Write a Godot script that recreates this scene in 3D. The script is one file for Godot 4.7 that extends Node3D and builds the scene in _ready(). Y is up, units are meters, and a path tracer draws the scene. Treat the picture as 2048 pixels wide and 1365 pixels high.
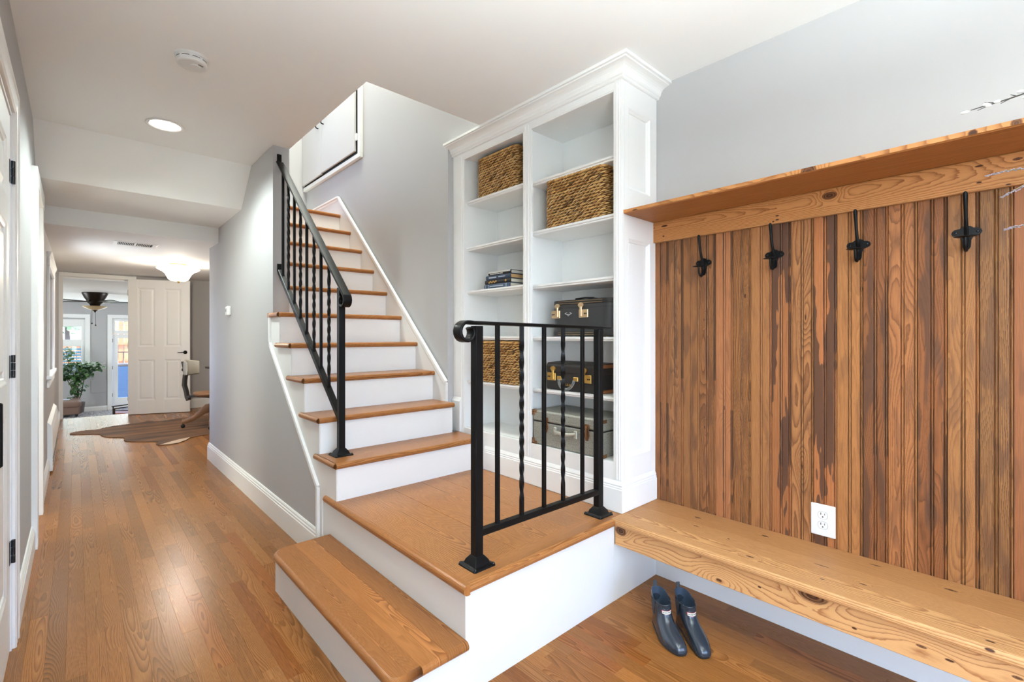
extends Node3D

const CEIL := 2.463
const LAND := 0.38
const XL := -0.185      # face of the left hall wall
const XH := 0.957       # face of the hall wall under the stairs
const XR := 2.168       # right wall behind the bench
const DOWN := -0.906    # floor of the lower room at the far end

var M := {}
var rng := RandomNumberGenerator.new()
var taken := {}

# ---------------------------------------------------------------- mesh builder
class Shape:
	var v := PackedVector3Array()
	var n := PackedVector3Array()
	var uv := PackedVector2Array()
	var c := PackedColorArray()
	var ix := PackedInt32Array()
	var col := Color.WHITE
	# grain mapping: u runs along axis g, v across; both scaled and shifted
	var g := 0
	var us := 1.0
	var vs := 1.0
	var uo := 0.0
	var vo := 0.0
	var v0 := 0.0
	var xf := Transform3D.IDENTITY

	func map(p: Vector3, nn: Vector3) -> Vector2:
		var a := nn.abs()
		var across := 0.0
		match g:
			0: across = p.z if a.y >= a.z else p.y
			1: across = p.z if a.x >= a.z else p.x
			2: across = p.x if a.y >= a.x else p.y
		return Vector2(p[g] * us + uo, (across - v0) * vs + vo)

	func put(p: Vector3, nn: Vector3, t = null) -> int:
		v.append(xf * p)
		n.append((xf.basis * nn).normalized())
		uv.append(map(p, nn) if t == null else t)
		c.append(col)
		return v.size() - 1

	func tri(a: Vector3, b: Vector3, d: Vector3) -> void:
		var nn := (b - a).cross(d - a)
		if nn.length_squared() < 1e-18: return
		nn = nn.normalized()
		var i := put(a, nn); put(b, nn); put(d, nn)
		ix.append_array([i, i + 2, i + 1])

	# corners counter-clockwise seen from outside
	func quad(a: Vector3, b: Vector3, d: Vector3, e: Vector3, t := []) -> void:
		var nn := (d - a).cross(e - b)
		if nn.length_squared() < 1e-18: return
		nn = nn.normalized()
		var i: int
		if t.is_empty():
			i = put(a, nn); put(b, nn); put(d, nn); put(e, nn)
		else:
			i = put(a, nn, t[0]); put(b, nn, t[1]); put(d, nn, t[2]); put(e, nn, t[3])
		ix.append_array([i, i + 2, i + 1, i, i + 3, i + 2])

	func quad_out(a: Vector3, b: Vector3, d: Vector3, e: Vector3, o: Vector3) -> void:
		if (d - a).cross(e - b).dot(o) < 0: quad(e, d, b, a)
		else: quad(a, b, d, e)

	# chamfered box between two corners
	func box(lo: Vector3, hi: Vector3, b := 0.0) -> void:
		var l := Vector3(minf(lo.x, hi.x), minf(lo.y, hi.y), minf(lo.z, hi.z))
		var h := Vector3(maxf(lo.x, hi.x), maxf(lo.y, hi.y), maxf(lo.z, hi.z))
		var s := h - l
		b = minf(b, 0.45 * minf(s.x, minf(s.y, s.z)))
		var m := (l + h) * 0.5
		var e := s * 0.5
		for ax in 3:
			var i := (ax + 1) % 3
			var j := (ax + 2) % 3
			for sg in [-1.0, 1.0]:
				var q := []
				for k in [[-1, -1], [1, -1], [1, 1], [-1, 1]]:
					var p := m
					p[ax] += sg * e[ax]
					p[i] += k[0] * (e[i] - b)
					p[j] += k[1] * (e[j] - b)
					q.append(p)
				if sg > 0: quad(q[0], q[1], q[2], q[3])
				else: quad(q[3], q[2], q[1], q[0])
		if b <= 0.0: return
		for ax in 3:
			var i := (ax + 1) % 3
			var j := (ax + 2) % 3
			for si in [-1.0, 1.0]:
				for sj in [-1.0, 1.0]:
					var q := []
					for k in [[-1, 0], [1, 0], [1, 1], [-1, 1]]:
						var p := m
						p[ax] += k[0] * (e[ax] - b)
						p[i] += si * (e[i] - (b if k[1] == 1 else 0.0))
						p[j] += sj * (e[j] - (b if k[1] == 0 else 0.0))
						q.append(p)
					var o := Vector3.ZERO
					o[i] = si; o[j] = sj
					quad_out(q[0], q[1], q[2], q[3], o)
		for sx in [-1.0, 1.0]:
			for sy in [-1.0, 1.0]:
				for sz in [-1.0, 1.0]:
					var sgn := Vector3(sx, sy, sz)
					var q := []
					for ax in 3:
						var p := m
						for k in 3: p[k] += sgn[k] * (e[k] - (0.0 if k == ax else b))
						q.append(p)
					if (q[1] - q[0]).cross(q[2] - q[0]).dot(sgn) < 0: tri(q[0], q[2], q[1])
					else: tri(q[0], q[1], q[2])

	# polygon (a, b) pushed along an axis: "x" -> (z, y), "y" -> (x, z), "z" -> (x, y)
	func prism(poly: PackedVector2Array, axis: String, t0: float, t1: float) -> void:
		var at := func(p: Vector2, t: float) -> Vector3:
			match axis:
				"x": return Vector3(t, p.y, p.x)
				"y": return Vector3(p.x, t, p.y)
			return Vector3(p.x, p.y, t)
		var dir: Vector3 = at.call(Vector2.ZERO, 1.0)
		var lo := minf(t0, t1)
		var hi := maxf(t0, t1)
		if Geometry2D.is_polygon_clockwise(poly): poly = poly.duplicate(); poly.reverse()
		var k := poly.size()
		for i in k:
			var p := poly[i]
			var q := poly[(i + 1) % k]
			var o2 := Vector2(q.y - p.y, p.x - q.x)
			if Geometry2D.is_polygon_clockwise(poly): o2 = -o2
			quad_out(at.call(p, lo), at.call(q, lo), at.call(q, hi), at.call(p, hi), at.call(o2, 0.0))
		var ts := Geometry2D.triangulate_polygon(poly)
		for i in range(0, ts.size(), 3):
			for e in [lo, hi]:
				var a: Vector3 = at.call(poly[ts[i]], e)
				var b: Vector3 = at.call(poly[ts[i + 1]], e)
				var d: Vector3 = at.call(poly[ts[i + 2]], e)
				var s := (b - a).cross(d - a).dot(dir)
				if (s > 0) == (e == hi): tri(a, b, d)
				else: tri(a, d, b)

	# profile (x along ax, y along ay) run from a to b; ma, mb shift the ends along the run per unit of profile x (mitres)
	func run(prof: PackedVector2Array, a: Vector3, b: Vector3, ax: Vector3, ay: Vector3, ma := 0.0, mb := 0.0) -> void:
		var d := (b - a).normalized()
		var k := prof.size()
		var mid := Vector2.ZERO
		for p in prof: mid += p / k
		var A := PackedVector3Array()
		var B := PackedVector3Array()
		for p in prof:
			A.append(a + ax * p.x + ay * p.y + d * (ma * p.x))
			B.append(b + ax * p.x + ay * p.y + d * (mb * p.x))
		var cw := Geometry2D.is_polygon_clockwise(prof)
		for i in k:
			var j := (i + 1) % k
			var o2 := Vector2(prof[j].y - prof[i].y, prof[i].x - prof[j].x)
			if cw: o2 = -o2
			quad_out(A[i], A[j], B[j], B[i], ax * o2.x + ay * o2.y)
		var ts := Geometry2D.triangulate_polygon(prof)
		for i in range(0, ts.size(), 3):
			for side in 2:
				var P := A if side == 0 else B
				var o := -d if side == 0 else d
				if (P[ts[i + 1]] - P[ts[i]]).cross(P[ts[i + 2]] - P[ts[i]]).dot(o) > 0: tri(P[ts[i]], P[ts[i + 1]], P[ts[i + 2]])
				else: tri(P[ts[i]], P[ts[i + 2]], P[ts[i + 1]])

	# rings of equal length joined smoothly; closed round each ring
	func loft(rings: Array, cap0 := true, cap1 := true, closed := true, uvs := false) -> void:
		var R := rings.size()
		var k: int = rings[0].size()
		var base := v.size()
		var nn: Array[Vector3] = []
		nn.resize(R * k)
		nn.fill(Vector3.ZERO)
		var f := PackedInt32Array()
		var wrap := k if closed else k - 1
		for r in R - 1:
			for i in wrap:
				var j := (i + 1) % k
				f.append_array([r * k + i, r * k + j, (r + 1) * k + j, r * k + i, (r + 1) * k + j, (r + 1) * k + i])
		var mid := Vector3.ZERO
		for ring in rings:
			for p in ring: mid += p
		mid /= R * k
		for t in range(0, f.size(), 3):
			var a: Vector3 = rings[f[t] / k][f[t] % k]
			var b: Vector3 = rings[f[t + 1] / k][f[t + 1] % k]
			var d: Vector3 = rings[f[t + 2] / k][f[t + 2] % k]
			var cr := (b - a).cross(d - a)
			nn[f[t]] += cr; nn[f[t + 1]] += cr; nn[f[t + 2]] += cr
		# which way is out: against the middle of each ring
		var out := 0.0
		for r in R:
			var m := Vector3.ZERO
			for p in rings[r]: m += p / k
			for i in k: out += nn[r * k + i].dot(rings[r][i] - m)
		var s := 1.0 if out >= 0 else -1.0
		for r in R:
			for i in k:
				var q: Vector3 = nn[r * k + i] * s
				if q.length_squared() < 1e-20: q = Vector3.UP
				put(rings[r][i], q.normalized(), Vector2(float(i) / k, float(r) / maxf(R - 1, 1)) if uvs else null)
		for t in range(0, f.size(), 3):
			if s > 0: ix.append_array([base + f[t], base + f[t + 2], base + f[t + 1]])
			else: ix.append_array([base + f[t], base + f[t + 1], base + f[t + 2]])
		for side in 2:
			if not (cap0 if side == 0 else cap1): continue
			var ring: PackedVector3Array = PackedVector3Array(rings[0 if side == 0 else R - 1])
			var m := Vector3.ZERO
			for p in ring: m += p / k
			var other := Vector3.ZERO
			for p in rings[1 if side == 0 else R - 2]: other += p / k
			for i in k:
				var a := ring[i]
				var b := ring[(i + 1) % k]
				if (b - a).cross(m - a).dot(m - other) >= 0: tri(a, b, m)
				else: tri(b, a, m)

	func tube(path: Array, rad, segs := 8, sy := 1.0) -> void:
		var rings := []
		var up := Vector3.UP
		for i in path.size():
			var d: Vector3 = (path[mini(i + 1, path.size() - 1)] - path[maxi(i - 1, 0)]).normalized()
			if i == 0: up = Vector3.UP if absf(d.y) < 0.9 else Vector3.RIGHT
			var side := d.cross(up).normalized()
			up = side.cross(d).normalized()
			var r: float = rad[i] if rad is Array else rad
			var ring := PackedVector3Array()
			for s in segs:
				var a := TAU * s / segs
				ring.append(path[i] + side * cos(a) * r + up * sin(a) * r * sy)
			rings.append(ring)
		loft(rings)

	# profile of (radius, height) turned about y
	func lathe(prof: Array, at: Vector3, segs := 24, cap0 := true, cap1 := true) -> void:
		var rings := []
		for p in prof:
			var ring := PackedVector3Array()
			for s in segs:
				var a := -TAU * s / segs
				ring.append(at + Vector3(cos(a) * p[0], p[1], sin(a) * p[0]))
			rings.append(ring)
		loft(rings, cap0, cap1)

	func ball(at: Vector3, r: Vector3, segs := 10, rows := 7) -> void:
		var rings := []
		for j in rows:
			var b := PI * (j + 0.04) / (rows - 0.92) - PI / 2
			var ring := PackedVector3Array()
			for s in segs:
				var a := -TAU * s / segs
				ring.append(at + Vector3(cos(a) * cos(b) * r.x, sin(b) * r.y, sin(a) * cos(b) * r.z))
			rings.append(ring)
		loft(rings)

	# square or flat bar between two points
	func bar(a: Vector3, b: Vector3, w: float, h: float, up := Vector3.UP, bev := 0.0) -> void:
		var d := (b - a).normalized()
		if absf(d.dot(up)) > 0.95: up = Vector3.RIGHT
		var side := d.cross(up).normalized()
		var u := side.cross(d).normalized()
		var x := w / 2
		var y := h / 2
		var pr := PackedVector2Array([Vector2(-x, -y), Vector2(x, -y), Vector2(x, y), Vector2(-x, y)])
		if bev > 0: pr = PackedVector2Array([Vector2(-x + bev, -y), Vector2(x - bev, -y), Vector2(x, -y + bev), Vector2(x, y - bev), Vector2(x - bev, y), Vector2(-x + bev, y), Vector2(-x, y - bev), Vector2(-x, -y + bev)])
		run(pr, a, b, side, u)

	# upright square bar twisted about its axis
	func twisted(a: Vector3, b: Vector3, w: float, turns: float, plain := 0.08) -> void:
		var steps := 110
		var h := w / 2 * 1.06
		for f in 4:
			var rows := []
			for i in steps + 1:
				var t := float(i) / steps
				var tw := TAU * turns * smoothstep(0, 1, clampf((t - plain) / (1 - 2 * plain), 0, 1)) * 0.3 + TAU * turns * 0.7 * clampf((t - plain) / (1 - 2 * plain), 0, 1)
				var p := a.lerp(b, t)
				var a0 := tw + PI / 4 + f * PI / 2
				var a1 := a0 + PI / 2
				rows.append([p + Vector3(cos(a0), 0, sin(a0)) * h * 1.30, p + Vector3(cos(a1), 0, sin(a1)) * h * 1.30])
			for i in steps: quad_out(rows[i][0], rows[i][1], rows[i + 1][1], rows[i + 1][0], (rows[i][0] + rows[i][1]) / 2 - a.lerp(b, float(i) / steps))

	func mesh(off := Vector3.ZERO) -> ArrayMesh:
		var arr := []
		arr.resize(Mesh.ARRAY_MAX)
		var vv := v
		if off != Vector3.ZERO:
			vv = PackedVector3Array()
			for p in v: vv.append(p - off)
		arr[Mesh.ARRAY_VERTEX] = vv
		arr[Mesh.ARRAY_NORMAL] = n
		arr[Mesh.ARRAY_TEX_UV] = uv
		arr[Mesh.ARRAY_COLOR] = c
		arr[Mesh.ARRAY_INDEX] = ix
		var m := ArrayMesh.new()
		m.add_surface_from_arrays(Mesh.PRIMITIVE_TRIANGLES, arr)
		return m

# ---------------------------------------------------------------- naming and parenting
func numbered(called: String, parent: Node) -> String:
	var key := str(parent.get_instance_id()) + called
	var k: int = taken.get(key, 0)
	taken[key] = k + 1
	return called if k == 0 else "%s_%03d" % [called, k]

func tag(o: Node, label := "", category := "", group := "", kind := "") -> Node:
	if label: o.set_meta("label", label)
	if category: o.set_meta("category", category)
	if group: o.set_meta("group", group)
	if kind: o.set_meta("kind", kind)
	return o

func thing(called: String, label: String, category: String, at := Vector3.ZERO, turn := 0.0, group := "") -> Node3D:
	var o := Node3D.new()
	o.name = numbered(called, self)
	add_child(o, true)
	o.position = at
	o.rotation.y = turn
	tag(o, label, category, group)
	return o

func base_of(p: Node) -> Vector3:
	var off := Vector3.ZERO
	while p is Node3D and p != self:
		off += p.position
		p = p.get_parent()
	return off

# shapes are drawn in world places; a part is stored relative to its thing
func part(called: String, s: Shape, m: Material, parent: Node3D, local := false) -> MeshInstance3D:
	var o := MeshInstance3D.new()
	o.mesh = s.mesh(Vector3.ZERO if local else base_of(parent))
	o.material_override = m
	o.name = numbered(called, parent)
	parent.add_child(o, true)
	return o

func struct(called: String, s: Shape, m: Material) -> MeshInstance3D:
	var o := part(called, s, m, self)
	o.set_meta("kind", "structure")
	return o

func group_root(called: String) -> Node3D:
	var o := Node3D.new()
	o.name = numbered(called, self)
	add_child(o, true)
	o.set_meta("kind", "structure")
	return o

# a copy of a thing with its parts, under a number and a label of its own
func dup(src: Node3D, called: String, label: String, at: Vector3, turn := 0.0, sc := Vector3.ONE) -> Node3D:
	var o: Node3D = src.duplicate()
	o.name = numbered(called, self)
	add_child(o, true)
	o.position = at
	o.rotation.y = turn
	o.scale = sc
	o.set_meta("label", label)
	return o

func V(x: float, y: float, z: float) -> Vector3:
	return Vector3(x, y, z)

func P2(a: Array) -> PackedVector2Array:
	var r := PackedVector2Array()
	for i in range(0, a.size(), 2): r.append(Vector2(a[i], a[i + 1]))
	return r

func bx(lo: Vector3, hi: Vector3, b := 0.0) -> Shape:
	var s := Shape.new()
	s.box(lo, hi, b)
	return s

func arc(cx: float, cy: float, r: float, a0: float, a1: float, k: int) -> Array:
	var o := []
	for i in k + 1:
		var a := deg_to_rad(a0 + (a1 - a0) * i / k)
		o.append_array([cx + cos(a) * r, cy + sin(a) * r])
	return o

# ---------------------------------------------------------------- materials
func mat(c: Color, rough := 0.6, metal := 0.0, spec := 0.5) -> StandardMaterial3D:
	var m := StandardMaterial3D.new()
	m.albedo_color = c
	m.roughness = rough
	m.metallic = metal
	m.metallic_specular = spec
	return m

func rgb8(r: int, g: int, b: int) -> Color:
	return Color8(r, g, b)

func wood_mat(t: Texture2D, rough: float, coat := 0.0) -> StandardMaterial3D:
	var m := mat(Color.WHITE, rough)
	m.albedo_texture = t
	m.vertex_color_use_as_albedo = true
	m.metallic_specular = 0.34
	if coat > 0:
		m.clearcoat_enabled = true
		m.clearcoat = coat
		m.clearcoat_roughness = 0.18
	return m

# ---------------------------------------------------------------- wood: growth rings cut by a board, knots push the rings aside
class WoodJob:
	var w := 1024
	var len_m := 1.6
	var strips := []
	var rows := []
	var nz: FastNoiseLite

	func go(i: int) -> void:
		var s: Dictionary = strips[i]
		var h: int = s.h
		var wid: float = s.wid
		var d: float = s.d
		var v0: float = s.v0
		var sl: float = s.sl
		var sp: float = s.sp
		var wob: float = s.wob
		var fu: float = s.get("fu", 1.3)
		var fv: float = s.get("fv", 9.0)
		var lt: Color = s.lt
		var dk: Color = s.dk
		var con: float = s.con
		var stk: float = s.get("streak", 0.12)
		var sf: float = s.get("sharp", 2.0)
		var knots: Array = s.get("knots", [])
		var stain: float = s.get("stain", 0.0)
		var sthr: float = s.get("sthr", 0.1)
		var sedge: float = s.get("sedge", 0.25)
		var scol: Color = s.get("scol", Color(0.28, 0.19, 0.14))
		var spots: Array = s.get("spots", [])
		var sd: float = s.seed
		var jit: float = s.get("jit", 0.0)
		var out := PackedByteArray()
		out.resize(w * h * 3)
		var o := 0
		for y in h:
			var v := (y + 0.5) / h * wid - wid / 2
			for x in w:
				var u := (x + 0.5) / w * len_m
				var n1 := nz.get_noise_2d(u * fu + sd, v * fv + sd * 0.7)
				var a := v - v0 + n1 * wob
				var b := d + sl * u + n1 * wob * 1.4
				if jit > 0: b += jit * (nz.get_noise_2d(u * 16.0 + sd, v * 55.0) + 0.5 * nz.get_noise_2d(u * 45.0, v * 130.0 + sd))
				var kd := 0.0
				for k in knots:
					var du: float = (u - k[0]) / k[2]
					var dv: float = (v - k[1]) / k[3]
					var q := du * du + dv * dv
					if q < 9.0:
						b += exp(-q) * k[4]
						q *= k[5]
						if q < 1.2: kd = maxf(kd, smoothstep(1.2, 0.6, q) * (0.75 + 0.25 * sin(q * 16.0)))
				var t := sqrt(a * a + b * b) / sp
				t -= floorf(t)
				var g := pow(t, sf)
				if t > 0.93: g *= (1.0 - t) / 0.07
				g = g * con + stk * nz.get_noise_2d(u * 14.0 + sd, v * 700.0)
				var r := lt.r + (dk.r - lt.r) * g
				var gg := lt.g + (dk.g - lt.g) * g
				var bb := lt.b + (dk.b - lt.b) * g
				if stain > 0:
					var st := nz.get_noise_2d(u * s.get("su", 2.2) + sd * 3.0, v * s.get("sv", 16.0) - sd) + 0.3 * nz.get_noise_2d(u * 9.0, v * 60.0 + sd)
					st = smoothstep(sthr, sthr + sedge, st) * stain
					r += (scol.r - r) * st
					gg += (scol.g - gg) * st
					bb += (scol.b - bb) * st
				for k in spots:
					var du: float = (u - k[0]) / k[2]
					var dv: float = (v - k[1]) / k[3]
					var q := du * du + dv * dv
					if q < 1.0: kd = maxf(kd, smoothstep(1.0, 0.3, q))
				if kd > 0:
					r += (0.20 - r) * kd * 0.85
					gg += (0.10 - gg) * kd * 0.85
					bb += (0.06 - bb) * kd * 0.85
				out[o] = clampi(int(r * 255), 0, 255)
				out[o + 1] = clampi(int(gg * 255), 0, 255)
				out[o + 2] = clampi(int(bb * 255), 0, 255)
				o += 3
		rows[i] = out

func wood_texture(w: int, len_m: float, strips: Array) -> ImageTexture:
	var j := WoodJob.new()
	j.w = w
	j.len_m = len_m
	j.strips = strips
	j.rows.resize(strips.size())
	j.nz = FastNoiseLite.new()
	j.nz.noise_type = FastNoiseLite.TYPE_SIMPLEX_SMOOTH
	j.nz.frequency = 1.0
	j.nz.seed = 7
	j.nz.fractal_type = FastNoiseLite.FRACTAL_NONE
	var id := WorkerThreadPool.add_group_task(j.go, strips.size())
	WorkerThreadPool.wait_for_group_task_completion(id)
	var data := PackedByteArray()
	var h := 0
	for i in strips.size():
		data.append_array(j.rows[i])
		h += strips[i].h
	return ImageTexture.create_from_image(Image.create_from_data(w, h, false, Image.FORMAT_RGB8, data))

func make_woods() -> void:
	rng.seed = 11
	# oak strips of the floor: sixteen boards 57 mm wide
	var st := []
	for i in 16:
		var flat := rng.randf() < 0.6
		st.append({"h": 60, "wid": 0.057, "d": rng.randf_range(0.004, 0.02) if flat else rng.randf_range(0.05, 0.12), "v0": rng.randf_range(-0.02, 0.02) if flat else rng.randf_range(-0.1, 0.1), "sl": rng.randf_range(-0.035, 0.035), "sp": rng.randf_range(0.0026, 0.0042), "wob": rng.randf_range(0.004, 0.009), "lt": Color(0.755, 0.515, 0.285).lerp(Color(0.715, 0.465, 0.235), rng.randf()), "dk": Color(0.43, 0.25, 0.115), "con": rng.randf_range(0.42, 0.75), "streak": 0.16, "sharp": 1.8, "seed": i * 13.7, "fu": 1.7, "fv": 12.0})
	M.floor_oak = wood_mat(wood_texture(1024, 1.5, st), 0.27)
	# wide oak of treads, step and landing: six boards
	st = []
	var oak := [[0.006, 0.0, 0.012, 0.0070], [0.09, 0.12, 0.01, 0.0048], [0.012, 0.03, 0.02, 0.0062], [0.02, -0.08, 0.004, 0.0058], [0.11, 0.05, 0.006, 0.0045], [0.008, -0.02, -0.014, 0.0075]]
	for i in 6:
		st.append({"h": 150, "wid": 0.28, "d": oak[i][0], "v0": oak[i][1], "sl": oak[i][2], "sp": oak[i][3], "wob": 0.02, "lt": Color(0.745, 0.505, 0.295), "dk": Color(0.47, 0.275, 0.135), "con": 0.85, "streak": 0.13, "sharp": 1.7, "seed": 40 + i * 9.1, "fu": 1.4, "fv": 5.0})
	M.oak = wood_mat(wood_texture(1024, 1.3, st), 0.3)
	# reclaimed pine of bench and coat shelf
	var lt := Color(0.82, 0.60, 0.385)
	var dk := Color(0.52, 0.31, 0.165)
	st = []
	# bench front: knots at the measured places, u from z=-1.27
	st.append({"h": 120, "wid": 0.095, "d": 0.02, "v0": 0.01, "sl": 0.01, "sp": 0.0150, "wob": 0.034, "lt": Color(0.83, 0.63, 0.42), "dk": Color(0.50, 0.275, 0.14), "con": 1.0, "streak": 0.05, "sharp": 6.5, "jit": 0.0018, "seed": 3.3, "fu": 2.1, "fv": 7.0, "knots": [[0.035, 0.022, 0.05, 0.035, 0.06, 3.0], [0.475, -0.03, 0.07, 0.035, 0.07, 40.0], [0.785, 0.034, 0.07, 0.035, 0.075, 2.6], [1.06, 0.0, 0.10, 0.03, 0.03, 60.0], [1.25, 0.01, 0.08, 0.03, 0.04, 50.0]], "spots": [[0.62, 0.0, 0.007, 0.004], [1.12, -0.01, 0.012, 0.004], [0.9, -0.02, 0.008, 0.004]]})
	# three bench boards, the coat-shelf header, its shelf
	st.append({"h": 110, "wid": 0.125, "d": 0.10, "v0": 0.05, "sl": 0.008, "sp": 0.0042, "wob": 0.008, "jit": 0.0006, "lt": Color(0.840, 0.645, 0.440), "dk": dk, "con": 0.75, "streak": 0.07, "sharp": 2.4, "seed": 8.1, "knots": [[0.57, 0.02, 0.03, 0.012, 0.03, 4.0]], "spots": [[0.8, 0.03, 0.008, 0.004], [1.2, -0.02, 0.012, 0.005]]})
	st.append({"h": 120, "wid": 0.135, "d": 0.05, "v0": -0.09, "sl": 0.01, "sp": 0.0040, "wob": 0.008, "jit": 0.0006, "lt": Color(0.800, 0.603, 0.402), "dk": dk, "con": 0.8, "streak": 0.07, "sharp": 2.4, "seed": 21.1, "knots": [[0.3, 0.03, 0.03, 0.01, 0.03, 5.0], [0.9, -0.03, 0.03, 0.01, 0.03, 6.0]], "spots": [[0.77, 0.02, 0.03, 0.003], [0.45, 0.0, 0.006, 0.004]]})
	st.append({"h": 110, "wid": 0.125, "d": 0.03, "v0": 0.1, "sl": -0.01, "sp": 0.0042, "wob": 0.009, "jit": 0.0006, "lt": Color(0.770, 0.567, 0.369), "dk": dk, "con": 0.8, "streak": 0.07, "sharp": 2.4, "seed": 33.1, "knots": [[0.26, -0.01, 0.03, 0.012, 0.03, 4.0], [0.54, 0.0, 0.03, 0.012, 0.03, 5.0], [1.1, 0.0, 0.05, 0.012, 0.02, 8.0]], "spots": [[0.9, 0.02, 0.02, 0.003]]})
	st.append({"h": 120, "wid": 0.125, "d": 0.05, "v0": 0.02, "sl": 0.02, "sp": 0.0050, "wob": 0.010, "jit": 0.0009, "lt": Color(0.76, 0.525, 0.315), "dk": Color(0.45, 0.25, 0.115), "con": 0.85, "streak": 0.06, "sharp": 3.6, "seed": 55.5, "fu": 1.5, "fv": 6.0, "knots": [[0.755, 0.024, 0.045, 0.030, 0.032, 3.2], [1.25, 0.03, 0.09, 0.04, 0.018, 60.0]], "spots": [[0.06, 0.026, 0.02, 0.006], [0.055, -0.03, 0.006, 0.005], [0.57, -0.025, 0.008, 0.004], [0.57, -0.044, 0.008, 0.004], [0.555, -0.05, 0.005, 0.004], [1.165, 0.03, 0.012, 0.004], [1.165, -0.03, 0.008, 0.004], [1.23, -0.055, 0.007, 0.004]]})
	st.append({"h": 110, "wid": 0.27, "d": 0.09, "v0": 0.1, "sl": 0.006, "sp": 0.0055, "wob": 0.008, "lt": Color(0.70, 0.47, 0.265), "dk": Color(0.45, 0.255, 0.12), "con": 0.7, "streak": 0.06, "sharp": 2.2, "seed": 71.5})
	M.pine = wood_mat(wood_texture(1280, 1.55, st), 0.5)
	# stained boards of the wainscot, each with a tone, grain and stain of its own
	var tone := [ # light, dark, contrast, spacing, stain, threshold
		[Color(0.57, 0.38, 0.24), 0.55, 0.006, 0.35, 0.0], [Color(0.58, 0.40, 0.255), 0.6, 0.007, 0.4, -0.1], [Color(0.57, 0.39, 0.24), 0.35, 0.006, 0.45, -0.1], [Color(0.56, 0.38, 0.24), 0.75, 0.008, 0.35, 0.1],
		[Color(0.66, 0.44, 0.29), 0.3, 0.010, 0.2, 0.3], [Color(0.60, 0.41, 0.25), 0.85, 0.008, 0.3, 0.1], [Color(0.63, 0.435, 0.27), 0.3, 0.007, 0.2, 0.3], [Color(0.62, 0.405, 0.25), 0.3, 0.012, 0.95, -0.12],
		[Color(0.64, 0.44, 0.275), 0.65, 0.010, 0.2, 0.3], [Color(0.66, 0.42, 0.255), 0.25, 0.012, 0.92, -0.05], [Color(0.65, 0.44, 0.26), 0.3, 0.008, 0.25, 0.25], [Color(0.53, 0.34, 0.205), 0.7, 0.007, 0.8, -0.15],
		[Color(0.64, 0.42, 0.255), 0.55, 0.007, 0.3, 0.1], [Color(0.54, 0.34, 0.20), 0.6, 0.007, 0.75, -0.05], [Color(0.62, 0.425, 0.255), 0.45, 0.006, 0.3, 0.15], [Color(0.56, 0.395, 0.235), 0.95, 0.005, 0.45, 0.0],
		[Color(0.57, 0.36, 0.225), 0.2, 0.008, 0.3, 0.2], [Color(0.58, 0.375, 0.22), 0.2, 0.008, 0.3, 0.2]]
	st = []
	for i in tone.size():
		var t: Array = tone[i]
		var big: bool = t[3] > 0.7
		var kn := []
		if i == 5: kn = [[1.0, 0.015, 0.03, 0.014, 0.03, 9.0]]
		if i == 8: kn = [[0.9, 0.012, 0.10, 0.02, 0.03, 60.0], [0.3, 0.0, 0.07, 0.02, 0.03, 60.0]]
		if i == 3: kn = [[0.9, -0.015, 0.03, 0.012, 0.03, 20.0], [0.4, -0.012, 0.03, 0.012, 0.03, 20.0]]
		if i == 4: kn = [[0.5, 0.0, 0.08, 0.03, 0.04, 60.0]]
		st.append({"h": 64, "wid": 0.078, "d": rng.randf_range(0.01, 0.08), "v0": rng.randf_range(-0.06, 0.06), "sl": rng.randf_range(-0.012, 0.012), "sp": t[2] * 0.62, "wob": 0.010, "lt": Color(t[0].r * 1.0, t[0].g * 0.985, t[0].b * 0.98), "dk": Color(0.30, 0.18, 0.105), "con": t[1] * (1.1 if t[1] > 0.52 else 0.8), "streak": 0.13, "sharp": 2.4, "jit": 0.0006, "seed": 100 + i * 17.3, "fu": 2.2, "fv": 14.0, "stain": t[3], "sthr": t[4], "sedge": 0.06 if (i == 7 or i == 9) else 0.6, "scol": Color(0.345, 0.235, 0.175), "su": 1.5 if (i == 7 or i == 9) else (2.6 if big else 4.0), "sv": 13.0 if (i == 7 or i == 9) else 22.0, "knots": kn})
	M.stained = wood_mat(wood_texture(1024, 1.32, st), 0.48)

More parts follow.
